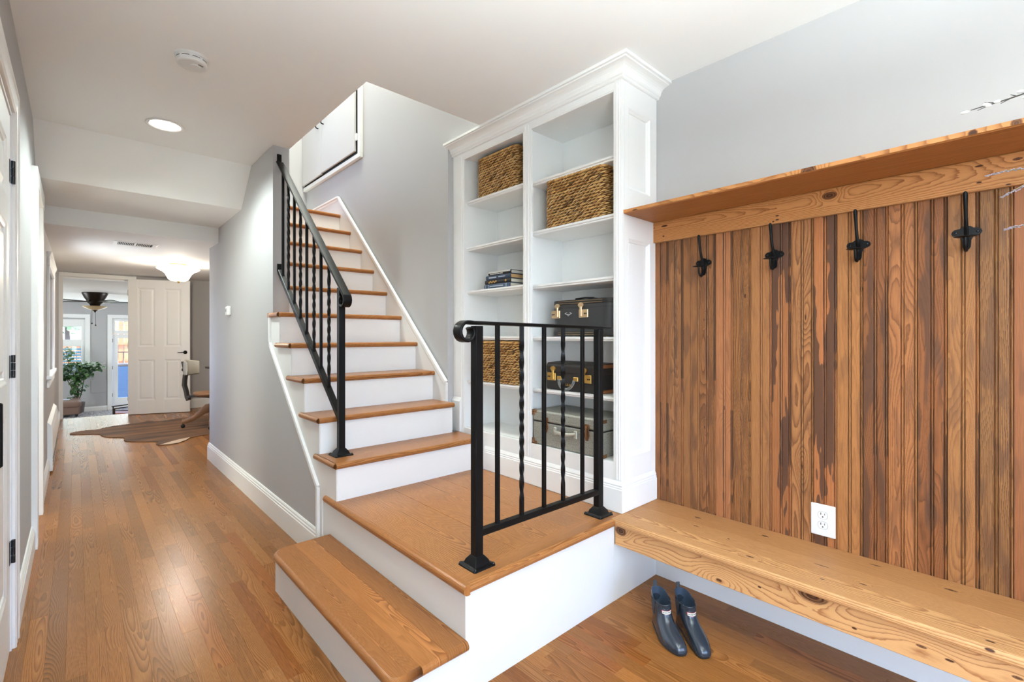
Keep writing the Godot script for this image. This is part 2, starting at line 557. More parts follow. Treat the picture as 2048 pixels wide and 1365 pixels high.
func _ready() -> void:
	# ---- camera: level, 42.6 degrees to the right of the hall, lens raised by a hair
	var cam := Camera3D.new()
	cam.name = "camera"
	add_child(cam)
	cam.position = V(0, 1.2, 0)
	cam.rotation_degrees = V(0, -42.6, 0)
	var near := 0.05
	cam.set_frustum(near * 1365.0 / 947.9, Vector2(0, -near * 10.1 / 947.9), near, 200.0)
	cam.current = true
	# ---- sky, sun, exposure
	var env := Environment.new()
	env.background_mode = Environment.BG_SKY
	var sky := Sky.new()
	var sm := ProceduralSkyMaterial.new()
	sm.sky_top_color = Color(0.42, 0.60, 0.88)
	sm.sky_horizon_color = Color(0.86, 0.91, 0.96)
	sm.ground_horizon_color = Color(0.60, 0.60, 0.58)
	sm.ground_bottom_color = Color(0.36, 0.36, 0.34)
	sm.sky_energy_multiplier = 2.4
	sky.sky_material = sm
	env.sky = sky
	env.tonemap_mode = Environment.TONE_MAPPER_LINEAR
	env.tonemap_exposure = 1.78
	env.sdfgi_enabled = true
	env.ssao_enabled = true
	env.ssil_enabled = true
	var we := WorldEnvironment.new()
	we.name = "world"
	we.environment = env
	add_child(we)
	var sun := DirectionalLight3D.new()
	sun.name = "sun"
	sun.light_color = Color(1.0, 0.95, 0.86)
	sun.light_energy = 3.2
	sun.light_angular_distance = 0.6
	sun.shadow_enabled = true
	add_child(sun)
	sun.look_at_from_position(V(30, 45, 12), V(0, 0, 0))
	# ---- unseen front glazing behind the camera, cool light on the landing front
	area("unseen_front_daylight", V(1.0, 1.25, 1.66), V(1.0, 1.15, 0), Vector2(2.1, 2.1), Color(0.72, 0.88, 1.0), 0.1)
	area("added_entry_fill", V(XL + 0.02, 1.08, 0.90), V(1.4, 1.0, 0.3), Vector2(1.1, 1.9), Color(0.93, 0.985, 0.985), 2.3)  # added fill from the left for shelves, landing side and kick wall
	# unseen upstairs source, placed to light the stairwell from above
	area("unseen_upstairs_light", V(1.45, 4.8, -3.7), V(1.45, 0, -3.4), Vector2(0.7, 1.8), Color(0.965, 0.985, 0.935), 6.0)
	# daylight of the lower room's far windows and of the hall window
	area("lower_room_daylight", V(0.4, 0.9, -17.45), V(0.4, 0.3, -10), Vector2(2.6, 1.6), Color(0.95, 1.0, 0.96), 2.2)
	area("added_lower_room_fill", V(-2.95, 0.9, -14.5), V(2, 0.6, -15.2), Vector2(2.4, 1.6), Color(0.94, 0.98, 1.0), 9.0)  # added fill for the lower room, this side wall has no window
	area("added_lower_room_fill", V(4.45, 0.9, -14.0), V(0, 0.6, -15.0), Vector2(2.4, 1.6), Color(0.94, 0.98, 1.0), 9.0)  # second added fill, from the blank right wall
	area("hall_window_daylight", V(XL + 0.03, 1.35, -6.3), V(1.0, 1.2, -6.3), Vector2(0.9, 0.9), Color(0.93, 0.97, 1.0), 0.7)
	# unseen source in the side room, lights the hall wall through the left doorway
	area("unseen_side_room_light", V(-2.15, 1.4, -4.1), V(1.0, 1.2, -4.16), Vector2(1.2, 1.2), Color(0.985, 0.995, 0.94), 2.2)
	make_materials()
	make_woods()
	build_room()
	build_floor()
	build_stairs()
	build_bookcase()
	build_bench_wall()
	build_hall()
	build_far_rooms()
	build_small_things()
	build_outdoors()

func area(called: String, at: Vector3, towards: Vector3, size: Vector2, c: Color, e: float) -> void:
	var l := AreaLight3D.new()
	l.name = called
	l.area_size = size
	l.area_normalize_energy = true
	l.light_color = c
	l.light_energy = e
	l.shadow_enabled = true
	add_child(l)
	l.look_at_from_position(at, towards, V(0, 0, 1) if absf((towards - at).normalized().y) > 0.9 else Vector3.UP)

func lamp(called: String, at: Vector3, c: Color, e: float, size := 0.05) -> void:
	var l := OmniLight3D.new()
	l.name = called
	l.light_color = c
	l.light_energy = e
	l.light_size = size
	l.omni_range = 14.0
	l.omni_attenuation = 2.0
	l.shadow_enabled = true
	add_child(l)
	l.position = at

func glow(c: Color, e: float) -> StandardMaterial3D:
	var m := mat(c, 0.5)
	m.emission_enabled = true
	m.emission = c
	m.emission_energy_multiplier = e
	return m

func make_materials() -> void:
	M.gray = mat(rgb8(186, 184, 184), 0.75)
	M.ceil = mat(rgb8(248, 248, 246), 0.8)
	M.white = mat(rgb8(249, 249, 247), 0.35)
	M.white_flat = mat(rgb8(237, 237, 234), 0.55)
	M.skirt = mat(rgb8(238, 237, 234), 0.45)
	M.iron = mat(rgb8(17, 17, 18), 0.36, 0.0, 0.3)
	M.iron_dark = mat(rgb8(14, 14, 15), 0.4, 0.0, 0.5)
	M.dark_metal = mat(rgb8(60, 60, 62), 0.35, 0.7)
	M.black = mat(rgb8(22, 20, 20), 0.6)
	M.gap = mat(rgb8(70, 66, 62), 0.8)
	M.brass = mat(rgb8(206, 164, 88), 0.32, 0.85)
	M.brass_pale = mat(rgb8(214, 184, 146), 0.3, 0.8)
	M.copper = mat(rgb8(128, 90, 58), 0.42, 0.6)
	M.glass = mat(Color(0.95, 0.98, 1.0, 0.08), 0.0)
	M.glass.transparency = BaseMaterial3D.TRANSPARENCY_ALPHA
	M.plastic = mat(rgb8(232, 232, 229), 0.3)
	M.paper = mat(rgb8(225, 217, 198), 0.9)

# ---------------------------------------------------------------- the room itself
func build_room() -> void:
	var s: Shape
	# right wall behind bench and bookcase
	struct("wall_right", bx(V(XR, -0.02, -2.75), V(XR + 0.14, 2.7, 1.9)), M.gray)
	# left wall of the hall, with openings for two doors and a window
	s = Shape.new()
	var x0 := XL - 0.13
	s.box(V(x0, 2.045, -2.62), V(XL, 2.7, -1.80))
	s.box(V(x0, 0, -3.85), V(XL, 2.7, -2.62))
	s.box(V(x0, 0, -1.80), V(XL, 2.7, 0.30))
	s.box(V(x0, 0, 1.50), V(XL, 2.7, 1.9))
	s.box(V(x0, 0, 0.30), V(XL, 0.08, 1.50))
	s.box(V(x0, 2.10, 0.30), V(XL, 2.7, 1.50))
	s.box(V(x0, 2.06, -4.47), V(XL, 2.7, -3.85))
	s.box(V(x0, 0, -5.72), V(XL, 2.7, -4.47))
	s.box(V(x0, 0, -6.93), V(XL, 0.86, -5.72))
	s.box(V(x0, 1.80, -6.93), V(XL, 2.7, -5.72))
	s.box(V(x0, 0, -9.55), V(XL, 2.7, -6.93))
	struct("wall_left", s, M.gray)
	# unseen entry wall behind the camera, glazed to pass the cool front light
	s = Shape.new()
	s.box(V(-0.33, 0, 1.75), V(0.0, 2.7, 1.9))
	s.box(V(2.0, 0, 1.75), V(2.4, 2.7, 1.9))
	s.box(V(0.0, 2.15, 1.75), V(2.0, 2.7, 1.9))
	struct("wall_front", s, M.gray)
	s = Shape.new()
	for x in [0.0, 0.45, 1.45, 1.95]: s.box(V(x, 0, 1.78), V(x + 0.05, 2.15, 1.86), 0.004)
	s.box(V(0.0, 2.08, 1.78), V(2.0, 2.15, 1.86), 0.004)
	s.box(V(0.0, 0, 1.78), V(2.0, 0.12, 1.86), 0.004)
	var fd := struct("door_1", s, M.white)
	fd.set_meta("label", "unseen white framed glazed entry door with side windows behind the viewer")
	part("pane", bx(V(0.02, 0.1, 1.815), V(1.98, 2.1, 1.82)), M.glass, fd)
	s = Shape.new()
	for z in [0.30, 0.88, 1.45]: s.box(V(XL - 0.09, 0.08, z), V(XL - 0.03, 2.10, z + 0.05), 0.003)
	for y in [0.08, 2.05]: s.box(V(XL - 0.088, y, 0.30), V(XL - 0.032, y + 0.05, 1.50), 0.003)
	var lw := struct("added_window_3", s, M.white)  # added window out of view, goes with the fill from the left
	lw.set_meta("label", "added white framed window in the left wall behind the viewer, for fill light")
	part("pane", bx(V(XL - 0.065, 0.10, 0.32), V(XL - 0.06, 2.08, 1.48)), M.glass, lw)
	# wall under and beside the stairs: full height beyond the rail, stepped below it
	s = Shape.new()
	var poly := PackedVector2Array([Vector2(-5.40, 0), Vector2(-2.50, 0), Vector2(-2.50, 0.36)])
	for k in range(1, 6):
		poly.append(Vector2(-2.31 - 0.2235 * (k - 1) - (0.19 if k == 1 else 0.0), 0.36 + 0.1945 * (k - 1)))
		poly.append(Vector2(-2.31 - 0.2235 * (k - 1) - (0.19 if k == 1 else 0.0), 0.545 + 0.1945 * (k - 1)))
	poly.append(Vector2(-3.375, 1.33))
	poly.append(Vector2(-3.375, CEIL + 0.02))
	poly.append(Vector2(-5.40, CEIL + 0.02))
	s.prism(poly, "x", XH, 1.06)
	struct("wall_stairs", s, M.gray)
	# stairwell: right wall, end wall, and the upper storey's walls round the opening
	s = Shape.new()
	s.box(V(1.815, 0, -5.40), V(1.95, 5.2, -2.602))
	s.box(V(1.815, 2.465, -2.602), V(1.95, 5.2, -2.10))
	struct("wall_stairwell_right", s, M.gray)
	s = Shape.new()
	s.box(V(1.06, 2.0, -5.40), V(1.95, 5.2, -5.23))
	struct("wall_stairwell_back", s, M.gray)
	s = Shape.new()
	s.box(V(0.95, 2.715, -4.1), V(1.06, 5.2, -2.1))
	s.box(V(1.06, 2.715, -2.22), V(1.95, 5.2, -2.10))
	struct("wall_stairwell_left", s, M.gray)
	struct("ceiling_stairwell", bx(V(0.0, 5.0, -5.5), V(2.0, 5.2, -2.0)), M.ceil)
	struct("wall_upper_hall", bx(V(-0.2, 2.73, -5.5), V(0.0, 5.2, -2.0)), M.gray)
	struct("floor_upper_hall", bx(V(0.0, 2.26, -5.45), V(1.06, 2.32, -4.28)), M.ceil)
	# main ceiling with the stairwell opening
	s = Shape.new()
	s.box(V(-0.33, CEIL, -2.22), V(2.4, 2.72, 1.9))
	s.box(V(-0.33, CEIL, -4.05), V(1.06, 2.72, -2.22))
	s.box(V(1.84, CEIL, -2.75), V(2.4, 2.72, -2.22))
	struct("ceiling", s, M.ceil)
	# soffit that follows the stairs above, then the dropped ceiling of the back hall
	s = Shape.new()
	s.prism(P2([-3.90, CEIL + 0.02, -3.90, CEIL, -4.19, 2.195, -5.02, 2.185, -5.02, CEIL + 0.02]), "x", XL - 0.05, XH + 0.003)
	struct("ceiling_soffit", s, M.ceil)
	s = Shape.new()
	s.prism(P2([-5.0, 2.048, -9.60, 2.13, -9.60, 2.5, -5.0, 2.5]), "x", XL - 0.05, 3.3)
	struct("ceiling_back_hall", s, M.ceil)
	# back hall: cross wall behind the stairs, right wall, far wall with a doorway
	struct("wall_study_front", bx(V(1.06, 0, -5.55), V(3.3, 2.5, -5.40)), M.gray)
	struct("wall_study_right", bx(V(3.2, 0, -9.6), V(3.35, 2.5, -5.4)), M.gray)
	s = Shape.new()
	s.box(V(0.62, 0, -9.55), V(3.3, 2.5, -9.42))
	s.box(V(XL - 0.05, 2.075, -9.55), V(0.62, 2.5, -9.42))
	struct("wall_back", s, M.gray)
	# unseen side room behind the left doorway, closed in against the sky
	s = Shape.new()
	s.box(V(-2.2, -0.12, -5.35), V(x0, 2.7, -5.2))
	s.box(V(-2.2, -0.12, -3.1), V(x0, 2.7, -2.95))
	s.box(V(-2.35, -0.12, -5.35), V(-2.2, 2.7, -2.95))
	struct("wall_side_room", s, M.gray)
	struct("ceiling_side_room", bx(V(-2.35, 2.5, -5.35), V(x0, 2.7, -2.95)), M.ceil)
	struct("floor_side_room", bx(V(-2.35, -0.12, -5.35), V(XL - 0.01, -0.002, -2.95)), mat(rgb8(176, 132, 90), 0.4))
	# lower room beyond
	s = Shape.new()
	s.box(V(-3.0, DOWN, -17.85), V(-1.10, 2.3, -17.7))
	s.box(V(0.19, DOWN, -17.85), V(0.73, 2.3, -17.7))
	s.box(V(1.75, DOWN, -17.85), V(4.5, 2.3, -17.7))
	s.box(V(-1.10, DOWN, -17.85), V(0.19, 0.30, -17.7))
	s.box(V(-1.10, 1.66, -17.85), V(0.19, 2.3, -17.7))
	s.box(V(0.73, 1.69, -17.85), V(1.75, 2.3, -17.7))
	struct("wall_lower_room_back", s, M.gray)
	struct("wall_lower_room_left", bx(V(-3.15, DOWN, -17.85), V(-3.0, 2.3, -9.4)), M.gray)
	struct("wall_lower_room_right", bx(V(4.5, DOWN, -17.85), V(4.65, 2.3, -9.4)), M.gray)
	s = Shape.new()
	s.box(V(-3.1, DOWN, -9.55), V(4.6, -0.02, -9.42))
	s.box(V(-3.1, -0.02, -9.55), V(XL - 0.13, 2.3, -9.42))
	s.box(V(3.2, -0.02, -9.55), V(4.6, 2.3, -9.42))
	struct("wall_lower_room_front", s, M.gray)
	struct("ceiling_lower_room", bx(V(-3.15, 2.15, -17.9), V(4.65, 2.4, -9.55)), M.ceil)
	struct("floor_lower_room", bx(V(-3.15, DOWN - 0.1, -17.9), V(4.65, DOWN, -9.42)), mat(rgb8(150, 118, 88), 0.5))

# ---------------------------------------------------------------- oak strip floor
func build_floor() -> void:
	rng.seed = 23
	var f := struct("floor", bx(V(-0.4, -0.12, -9.44), V(3.3, -0.012, 1.9)), mat(rgb8(70, 44, 24), 0.6))
	f.set_meta("label", "golden oak strip floor running down the hall")
	var W := 0.0572
	var eye := Vector2(0, 0)
	var all := []
	var x := -0.20
	while x < 3.2:
		var z := 1.7 - rng.randf() * 0.8
		while z > -9.43:
			var L := rng.randf_range(0.28, 1.15)
			var z1 := maxf(z - L, -9.43)
			var zm := (z + z1) / 2
			var keep := true
			var x1 := x + W
			if x > XH + 0.02 and zm > -5.35 and zm < -1.6 and z1 > -5.3 and z < -1.3: keep = false
			if x > 2.16 and zm > -5.4: keep = false
			# what the camera can see, nearest first
			var p := Vector2(x + W / 2, zm)
			var dep := p.x * 0.677 - p.y * 0.736
			var lat := p.x * 0.736 + p.y * 0.677
			var px := 1024.0 + 947.9 * lat / maxf(dep, 0.05)
			var py := 672.4 + 947.9 * 1.2 / maxf(dep, 0.05)
			var seen: bool = dep > 0.3 and px > -250 and px < 2300 and py < 1700
			if x > XH and zm < -5.3 and px > 440: seen = false
			if x > 0.70 and x < 0.96 and zm > -2.4 and zm < -1.25: seen = false
			if x > 0.96 and zm > -1.25 and px < 940: seen = false
			if x > XH and zm < -1.2 and zm > -5.3: seen = false
			if keep: all.append([x, z, z1, seen, dep])
			z = z1
		x += W
	var vis := []
	var rest := []
	for a in all:
		if a[3]: vis.append(a)
		else: rest.append(a)
	vis.sort_custom(func(a, b): return a[4] < b[4])
	var st := Shape.new()
	for i in vis.size():
		var s := Shape.new() if i < 296 else st
		plank(s, vis[i], W)
		if i < 296: part("plank", s, M.floor_oak, f)
	for a in rest: plank(st, a, W)
	var far := part("strip_flooring", st, M.floor_oak, f)
	far.set_meta("kind", "stuff")

func plank(s: Shape, a: Array, W: float) -> void:
	var k := rng.randi_range(0, 15)
	s.g = 2
	s.us = 1.0 / 1.5
	s.uo = rng.randf()
	s.vs = 1.0 / 16.0 / W * 0.96
	s.v0 = a[0]
	s.vo = (k + 0.02) / 16.0
	var t := rng.randf_range(0.62, 0.88)
	var w := rng.randf_range(-0.05, 0.05)
	s.col = Color(t * (1.0 + w * 0.5), t, t * (1.0 - w))
	if rng.randf() < 0.1: s.col = Color(s.col.r * 0.9, s.col.g * 0.78, s.col.b * 0.70)
	var lip := rng.randf_range(-0.0004, 0.0)
	s.box(V(a[0] + 0.0001, -0.015, a[2] + 0.00015), V(a[0] + W - 0.0001, lip, a[1] - 0.00015), 0.0003)

func grain(s: Shape, axis: int, tex_len: float, strips: int, k: int, width: float, v0: float, uo := 0.0) -> void:
	s.g = axis
	s.us = 1.0 / tex_len
	s.uo = uo
	s.vs = 0.96 / strips / width
	s.v0 = v0
	s.vo = (k + 0.02) / strips

# board with a rounded front edge; runs along axis "x" (front towards +z) or "z" (front towards -x)
func nosed(s: Shape, axis: String, back: float, front: float, y0: float, y1: float, t0: float, t1: float, r := -1.0) -> void:
	if r < 0: r = (y1 - y0) / 2
	var pts := []
	if axis == "x":
		pts = [back, y0, back, y1]
		for i in 9:
			var a := deg_to_rad(90.0 - 180.0 * i / 8)
			pts.append_array([front - r + cos(a) * r, (y0 + y1) / 2 + sin(a) * (y1 - y0) / 2])
		s.prism(P2(pts), "x", t0, t1)
	else:
		pts = [back, y1, back, y0]
		for i in 9:
			var a := deg_to_rad(-90.0 - 180.0 * i / 8)
			pts.append_array([front + r + cos(a) * r, (y0 + y1) / 2 + sin(a) * (y1 - y0) / 2])
		s.prism(P2(pts), "z", t0, t1)

func tread_y(k: int) -> float:
	return 0.573 + 0.1945 * (k - 1)

func tread_z(k: int) -> float:
	return -2.283 - 0.2232 * (k - 1)

func build_stairs() -> void:
	rng.seed = 5
	var st := thing("staircase", "straight staircase with oak treads and white risers climbing beside the gray wall", "staircase", V(1.38, LAND, -3.3))
	var s: Shape
	for k in range(1, 11):
		var y := tread_y(k)
		var z := tread_z(k)
		var deep := 0.255 if k < 10 else 0.94
		var x0 := 0.925 if k <= 5 else 1.06
		var x1 := 1.846 if k == 1 else 1.803
		s = Shape.new()
		s.col = Color(1, 1, 1) * rng.randf_range(0.80, 0.94)
		grain(s, 0, 1.3, 6, rng.randi_range(0, 5), 0.26, z - 0.255, rng.randf())
		if k <= 5:
			nosed(s, "x", maxf(z - deep, z - 0.255), z, y - 0.03, y, 0.937, x1)
			# return nosing on the open end
			var rt := Shape.new()
			rt.col = s.col
			grain(rt, 2, 1.3, 6, 1, 0.05, 0.9, rng.randf())
			var zb := (z - 0.255) if k < 5 else -3.36
			nosed(rt, "z", 0.9368, x0, y - 0.03, y, zb - 0.03 if k < 5 else zb, z - 0.012)
			var tr := part("tread", s, M.oak, st)
			part("return_nosing", rt, M.oak, tr)
		else:
			nosed(s, "x", z - deep, z, y - 0.03, y, x0, x1)
			part("tread", s, M.oak, st)
		var yb := LAND if k == 1 else tread_y(k - 1)
		part("riser", bx(V(0.952 if k <= 5 else 1.06, yb - 0.002, z - 0.045), V(1.846 if k == 1 else 1.802, y - 0.028, z - 0.027)), M.white, st)
	# upper landing board is part of tread ten; solid body beneath the flight
	# outer skirt board: stepped under the treads, cut along the trim
	s = Shape.new()
	var pts := [-2.545, 0.0, -2.545, 0.392, -3.395, 1.147, -3.395, 1.322]
	for k in range(5, 0, -1):
		pts.append_array([tread_z(k) - 0.030, tread_y(k) - 0.031])
		if k > 1: pts.append_array([tread_z(k) - 0.030, tread_y(k - 1) - 0.031])
	pts.append_array([tread_z(1) - 0.030, 0.342, -2.5, 0.342, -2.5, 0.0])
	s.prism(P2(pts), "x", 0.947, 0.9585)
	part("outer_stringer", s, M.skirt, st)
	# moulded trim along the edge of the skirt
	var pr := P2([0, -0.022, 0.004, -0.022, 0.009, -0.014, 0.009, -0.002, 0.013, 0.002, 0.013, 0.018, 0.006, 0.022, 0, 0.022])
	s = Shape.new()
	var ax := V(-1, 0, 0)
	s.run(pr, V(0.947, 0.0, -2.552), V(0.947, 0.398, -2.552), ax, V(0, 0, 1))
	var d := V(0, 0.755, -0.85).normalized()
	s.run(pr, V(0.947, 0.394, -2.549), V(0.947, 1.150, -3.399), ax, V(0, d.z, -d.y) * -1.0)
	s.run(pr, V(0.947, 1.140, -3.397), V(0.947, 1.321, -3.397), ax, V(0, 0, 1))
	part("stringer_moulding", s, M.white, st)
	# inner skirt on the stairwell wall with a moulded cap
	s = Shape.new()
	pts = [-2.602, 0.38, -2.602, 0.885, -4.345, 2.475, -5.229, 2.475, -5.229, 0.38]
	s.prism(P2(pts), "x", 1.797, 1.8155)
	part("inner_stringer", s, M.skirt, st)
	s = Shape.new()
	d = V(0, 1.59, -1.743).normalized()
	var cap := P2([0, -0.02, 0.006, -0.02, 0.012, -0.008, 0.012, 0.006, 0.022, 0.012, 0.022, 0.026, 0, 0.026])
	s.run(cap, V(1.803, 0.885, -2.604), V(1.803, 2.475, -4.347), V(-1, 0, 0), V(0, -d.z, d.y))
	s.run(cap, V(1.803, 2.472, -4.335), V(1.803, 2.472, -5.228), V(-1, 0, 0), V(0, 1, 0))
	part("stringer_cap", s, M.white, st)

	# ---- landing platform
	var lp := thing("landing_platform", "raised oak landing with white sides between hall and built-in bookcase", "landing", V(1.4, 0, -1.8))
	s = Shape.new()
	s.box(V(0.953, 0, -1.285), V(1.79, 0.345, -1.265), 0.001)
	s.box(V(0.67 + 0.02, 0, -1.285), V(0.953, 0.158, -1.265))
	s.box(V(1.79, 0, -1.285), V(2.148, 0.256, -1.265))
	s.box(V(1.795, 0.25, -1.29), V(2.148, 0.345, -1.27))
	part("front_panel", s, M.white_flat, lp)
	part("side_panel", bx(V(0.953, 0.0, -2.53), V(0.972, 0.345, -1.266)), M.white_flat, lp)
	part("subfloor", bx(V(0.975, 0.30, -2.33), V(1.86, 0.346, -1.29)), M.gap, lp)
	var zs := [-2.312, -1.98, -1.66, -1.337]
	var xs := [0.957, 1.245, 1.545, 1.846]
	for i in 3:
		s = Shape.new()
		s.col = Color(0.95, 0.99, 1.06) * [0.98, 1.03, 0.97][i]
		grain(s, 2, 1.3, 6, [0, 2, 5][i], 0.30, xs[i], [0.1, 0.55, 0.3][i])
		s.box(V(xs[i] + 0.0004, 0.347, -2.33), V(xs[i + 1] - 0.0004, LAND, -1.338), 0.0008)
		part("floor_board", s, M.oak, lp)
	s = Shape.new()
	s.col = Color(0.93, 0.95, 0.99)
	grain(s, 0, 1.3, 6, 1, 0.1, -1.34, 0.2)
	s.run(P2([0, -0.035, 0.080, -0.035, 0.092, -0.028, 0.0945, -0.0175, 0.092, -0.007, 0.080, 0, 0, 0]), V(0.9575, LAND, -1.3375), V(1.770, LAND, -1.3375), V(0, 0, 1), V(0, 1, 0))
	s.box(V(1.7704, 0.347, -1.3375), V(1.8455, LAND, -1.2672), 0.0006)
	part("front_nosing", s, M.oak, lp)
	s = Shape.new()
	s.col = Color(0.90, 0.885, 0.87)
	grain(s, 2, 1.3, 6, 3, 0.06, 0.92, 0.4)
	nosed(s, "z", 0.957, 0.930, 0.345, LAND, -2.445, -1.2435)
	part("side_nosing", s, M.oak, lp)

	# ---- lower step in the hall
	var ls := thing("entry_step", "low oak step with white riser and rounded corner at foot of landing", "step", V(0.81, 0, -1.82))
	var out := [[0.668, 0.775, 0], [0.775, 0.868, 4], [0.868, 0.952, 2]]
	for i in 3:
		s = Shape.new()
		s.col = Color(1.0, 0.98, 0.96) * [0.84, 0.99, 0.76][i]
		grain(s, 2, 1.3, 6, out[i][2], 0.12, out[i][0], [0.35, 0.1, 0.7][i])
		var y0 := 0.158
		var y1 := 0.19
		var zf := -1.242
		if i == 0:
			# outline with rounded corners, bullnosed along the hall
			var o := [0.775, -2.405]
			o.append_array(arc(0.728, -2.345, 0.06, 270, 180, 6))
			o.append_array(arc(0.693, -1.267, 0.025, 180, 90, 4))
			o.append_array([0.775, zf])
			slab(s, o, y0, y1, [0, 13])
		else:
			slab(s, [out[i][0], -2.405, out[i][0], zf, out[i][1], zf, out[i][1], -2.405], y0, y1, [])
		part("tread_board", s, M.oak, ls)
	part("riser", bx(V(0.690, 0, -2.395), V(0.706, 0.158, -1.267)), M.white_flat, ls)
	part("end_panel", bx(V(0.706, 0, -2.395), V(0.952, 0.158, -2.38)), M.white_flat, ls)

	# ---- wrought-iron railings
	var rl := thing("stair_railing", "black iron stair railing with twisted balusters climbing beside the stairs", "railing", V(1.027, tread_y(1), -2.447))
	var rx := func(z: float) -> float: return 1.027 + 0.0345 * (z + 2.447)
	var ht := func(z: float) -> float: return 1.428 + 0.962 * (-2.40 - z)
	var lb := func(z: float) -> float: return 0.800 + 0.957 * (-2.49 - z)
	railing_post(rl, V(1.027, tread_y(1), -2.447), 1.455)
	s = Shape.new()
	var hp := P2([-0.021, -0.006, 0.021, -0.006, 0.024, 0.0, 0.021, 0.007, 0.010, 0.010, -0.010, 0.010, -0.021, 0.007, -0.024, 0.0])
	var a := V(rx.call(-3.362), ht.call(-3.362), -3.362)
	var path := [a, V(rx.call(-2.9), ht.call(-2.9), -2.9), V(rx.call(-2.38), ht.call(-2.38), -2.38)]
	# curl at the foot of the rail: goes on down, round and back under
	var c := V(1.029, 1.384, -2.403)
	for i in 15:
		var an := deg_to_rad(48.0 - 300.0 * i / 14)
		var r := 0.034 - 0.010 * i / 14.0
		path.append(c + V(0, sin(an) * r, cos(an) * r))
	ribbon(s, path, 0.046, 0.012, V(1, 0, 0))
	part("handrail", s, M.iron, rl)
	s = Shape.new()
	s.bar(V(rx.call(-3.355), lb.call(-3.355), -3.355), V(1.027, lb.call(-2.462) , -2.462), 0.03, 0.03, Vector3.UP, 0.003)
	part("bottom_rail", s, M.iron, rl)
	var bz := [-3.302, -3.203, -3.103, -3.003, -2.906, -2.799, -2.702, -2.596]
	for i in 8:
		s = Shape.new()
		var lo := V(rx.call(bz[i]), lb.call(bz[i]) + 0.005, bz[i])
		var hi := V(rx.call(bz[i]), ht.call(bz[i]) - 0.008, bz[i])
		if i % 2 == 1: s.twisted(lo, hi, 0.0140, 2.6)
		else: s.bar(lo, hi, 0.0145, 0.0145, V(0, 0, 1), 0.001)
		part("baluster", s, M.iron, rl)
	for e in [[ht.call(-3.362) + 0.03, 0.05], [lb.call(-3.362) + 0.02, 0.05]]:
		s = Shape.new()
		s.box(V(0.981, e[0] - 0.028, -3.374), V(1.009, e[0] + 0.026, -3.366), 0.002)
		part("wall_bracket", s, M.iron, rl)

	var r2 := thing("landing_railing", "short black iron guard railing with curled end standing on the landing", "railing", V(1.41, LAND, -1.335))
	railing_post(r2, V(1.057, LAND, -1.335), 1.236)
	railing_post(r2, V(1.767, LAND, -1.335), 1.231)
	s = Shape.new()
	path = [V(1.835, 1.236, -1.335), V(1.50, 1.2415, -1.335), V(1.06, 1.247, -1.335), V(1.03, 1.247, -1.335)]
	c = V(1.005, 1.2135, -1.335)
	for i in 18:
		var an := deg_to_rad(78.0 + 320.0 * i / 17)
		var r := 0.036 - 0.010 * i / 17.0
		path.append(c + V(cos(an) * r, sin(an) * r, 0))
	ribbon(s, path, 0.046, 0.012, V(0, 0, 1))
	part("handrail", s, M.iron, r2)
	s = Shape.new()
	s.bar(V(1.075, 0.493, -1.335), V(1.75, 0.487, -1.335), 0.03, 0.024, Vector3.UP, 0.003)
	part("bottom_rail", s, M.iron, r2)
	var bxs := [1.154, 1.279, 1.405, 1.522, 1.651]
	for i in 5:
		s = Shape.new()
		var lo := V(bxs[i], 0.497, -1.335)
		var hi := V(bxs[i], 1.242, -1.335)
		if i % 2 == 1: s.twisted(lo, hi, 0.0140, 2.8)
		else: s.bar(lo, hi, 0.0145, 0.0145, V(0, 0, 1), 0.001)
		part("baluster", s, M.iron, r2)

# flat slab with rounded edge all round except where listed
func slab(s: Shape, o: Array, y0: float, y1: float, _flat: Array) -> void:
	var poly := P2(o)
	var k := poly.size()
	var mid := Vector2.ZERO
	for p in poly: mid += p / k
	if _flat.is_empty():
		# only the front (+z) end is rounded
		var x0: float = o[0]
		var x1: float = o[4]
		var z0: float = o[1]
		var z1: float = o[3]
		var pts := [z0, y0, z0, y1]
		for i in 9:
			var a := deg_to_rad(90.0 - 180.0 * i / 8)
			pts.append_array([z1 - 0.016 + cos(a) * 0.016, (y0 + y1) / 2 + sin(a) * (y1 - y0) / 2])
		s.prism(P2(pts), "x", x0 + 0.0004, x1 - 0.0004)
		return
	var rings := []
	var r := (y1 - y0) / 2
	for i in 7:
		var a := -PI / 2 + PI * i / 6
		var inset := r * (1.0 - cos(a))
		var ring := PackedVector3Array()
		for j in k:
			var p := poly[j]
			var q := p
			if p.x < 0.774: q.x += inset * clampf((0.774 - p.x) / 0.05, 0, 1)
			if j != 0 and j != k - 1: pass
			if p.y > -1.30 : q.y -= inset
			ring.append(V(q.x, (y0 + y1) / 2 + sin(a) * r, q.y))
		rings.append(ring)
	s.loft(rings, true, true)

# flat strip of iron along a path lying in one plane
func ribbon(s: Shape, path: Array, w: float, t: float, across: Vector3) -> void:
	var rings := []
	for i in path.size():
		var d: Vector3 = (path[mini(i + 1, path.size() - 1)] - path[maxi(i - 1, 0)]).normalized()
		var nrm := across.cross(d).normalized()
		var ring := PackedVector3Array()
		for q in [[-0.5, -0.3], [-0.42, -0.5], [0.42, -0.5], [0.5, -0.3], [0.5, 0.3], [0.36, 0.5], [0.14, 0.62], [-0.14, 0.62], [-0.36, 0.5], [-0.5, 0.3]]:
			ring.append(path[i] + across * q[0] * w + nrm * q[1] * t)
		rings.append(ring)
	s.loft(rings)

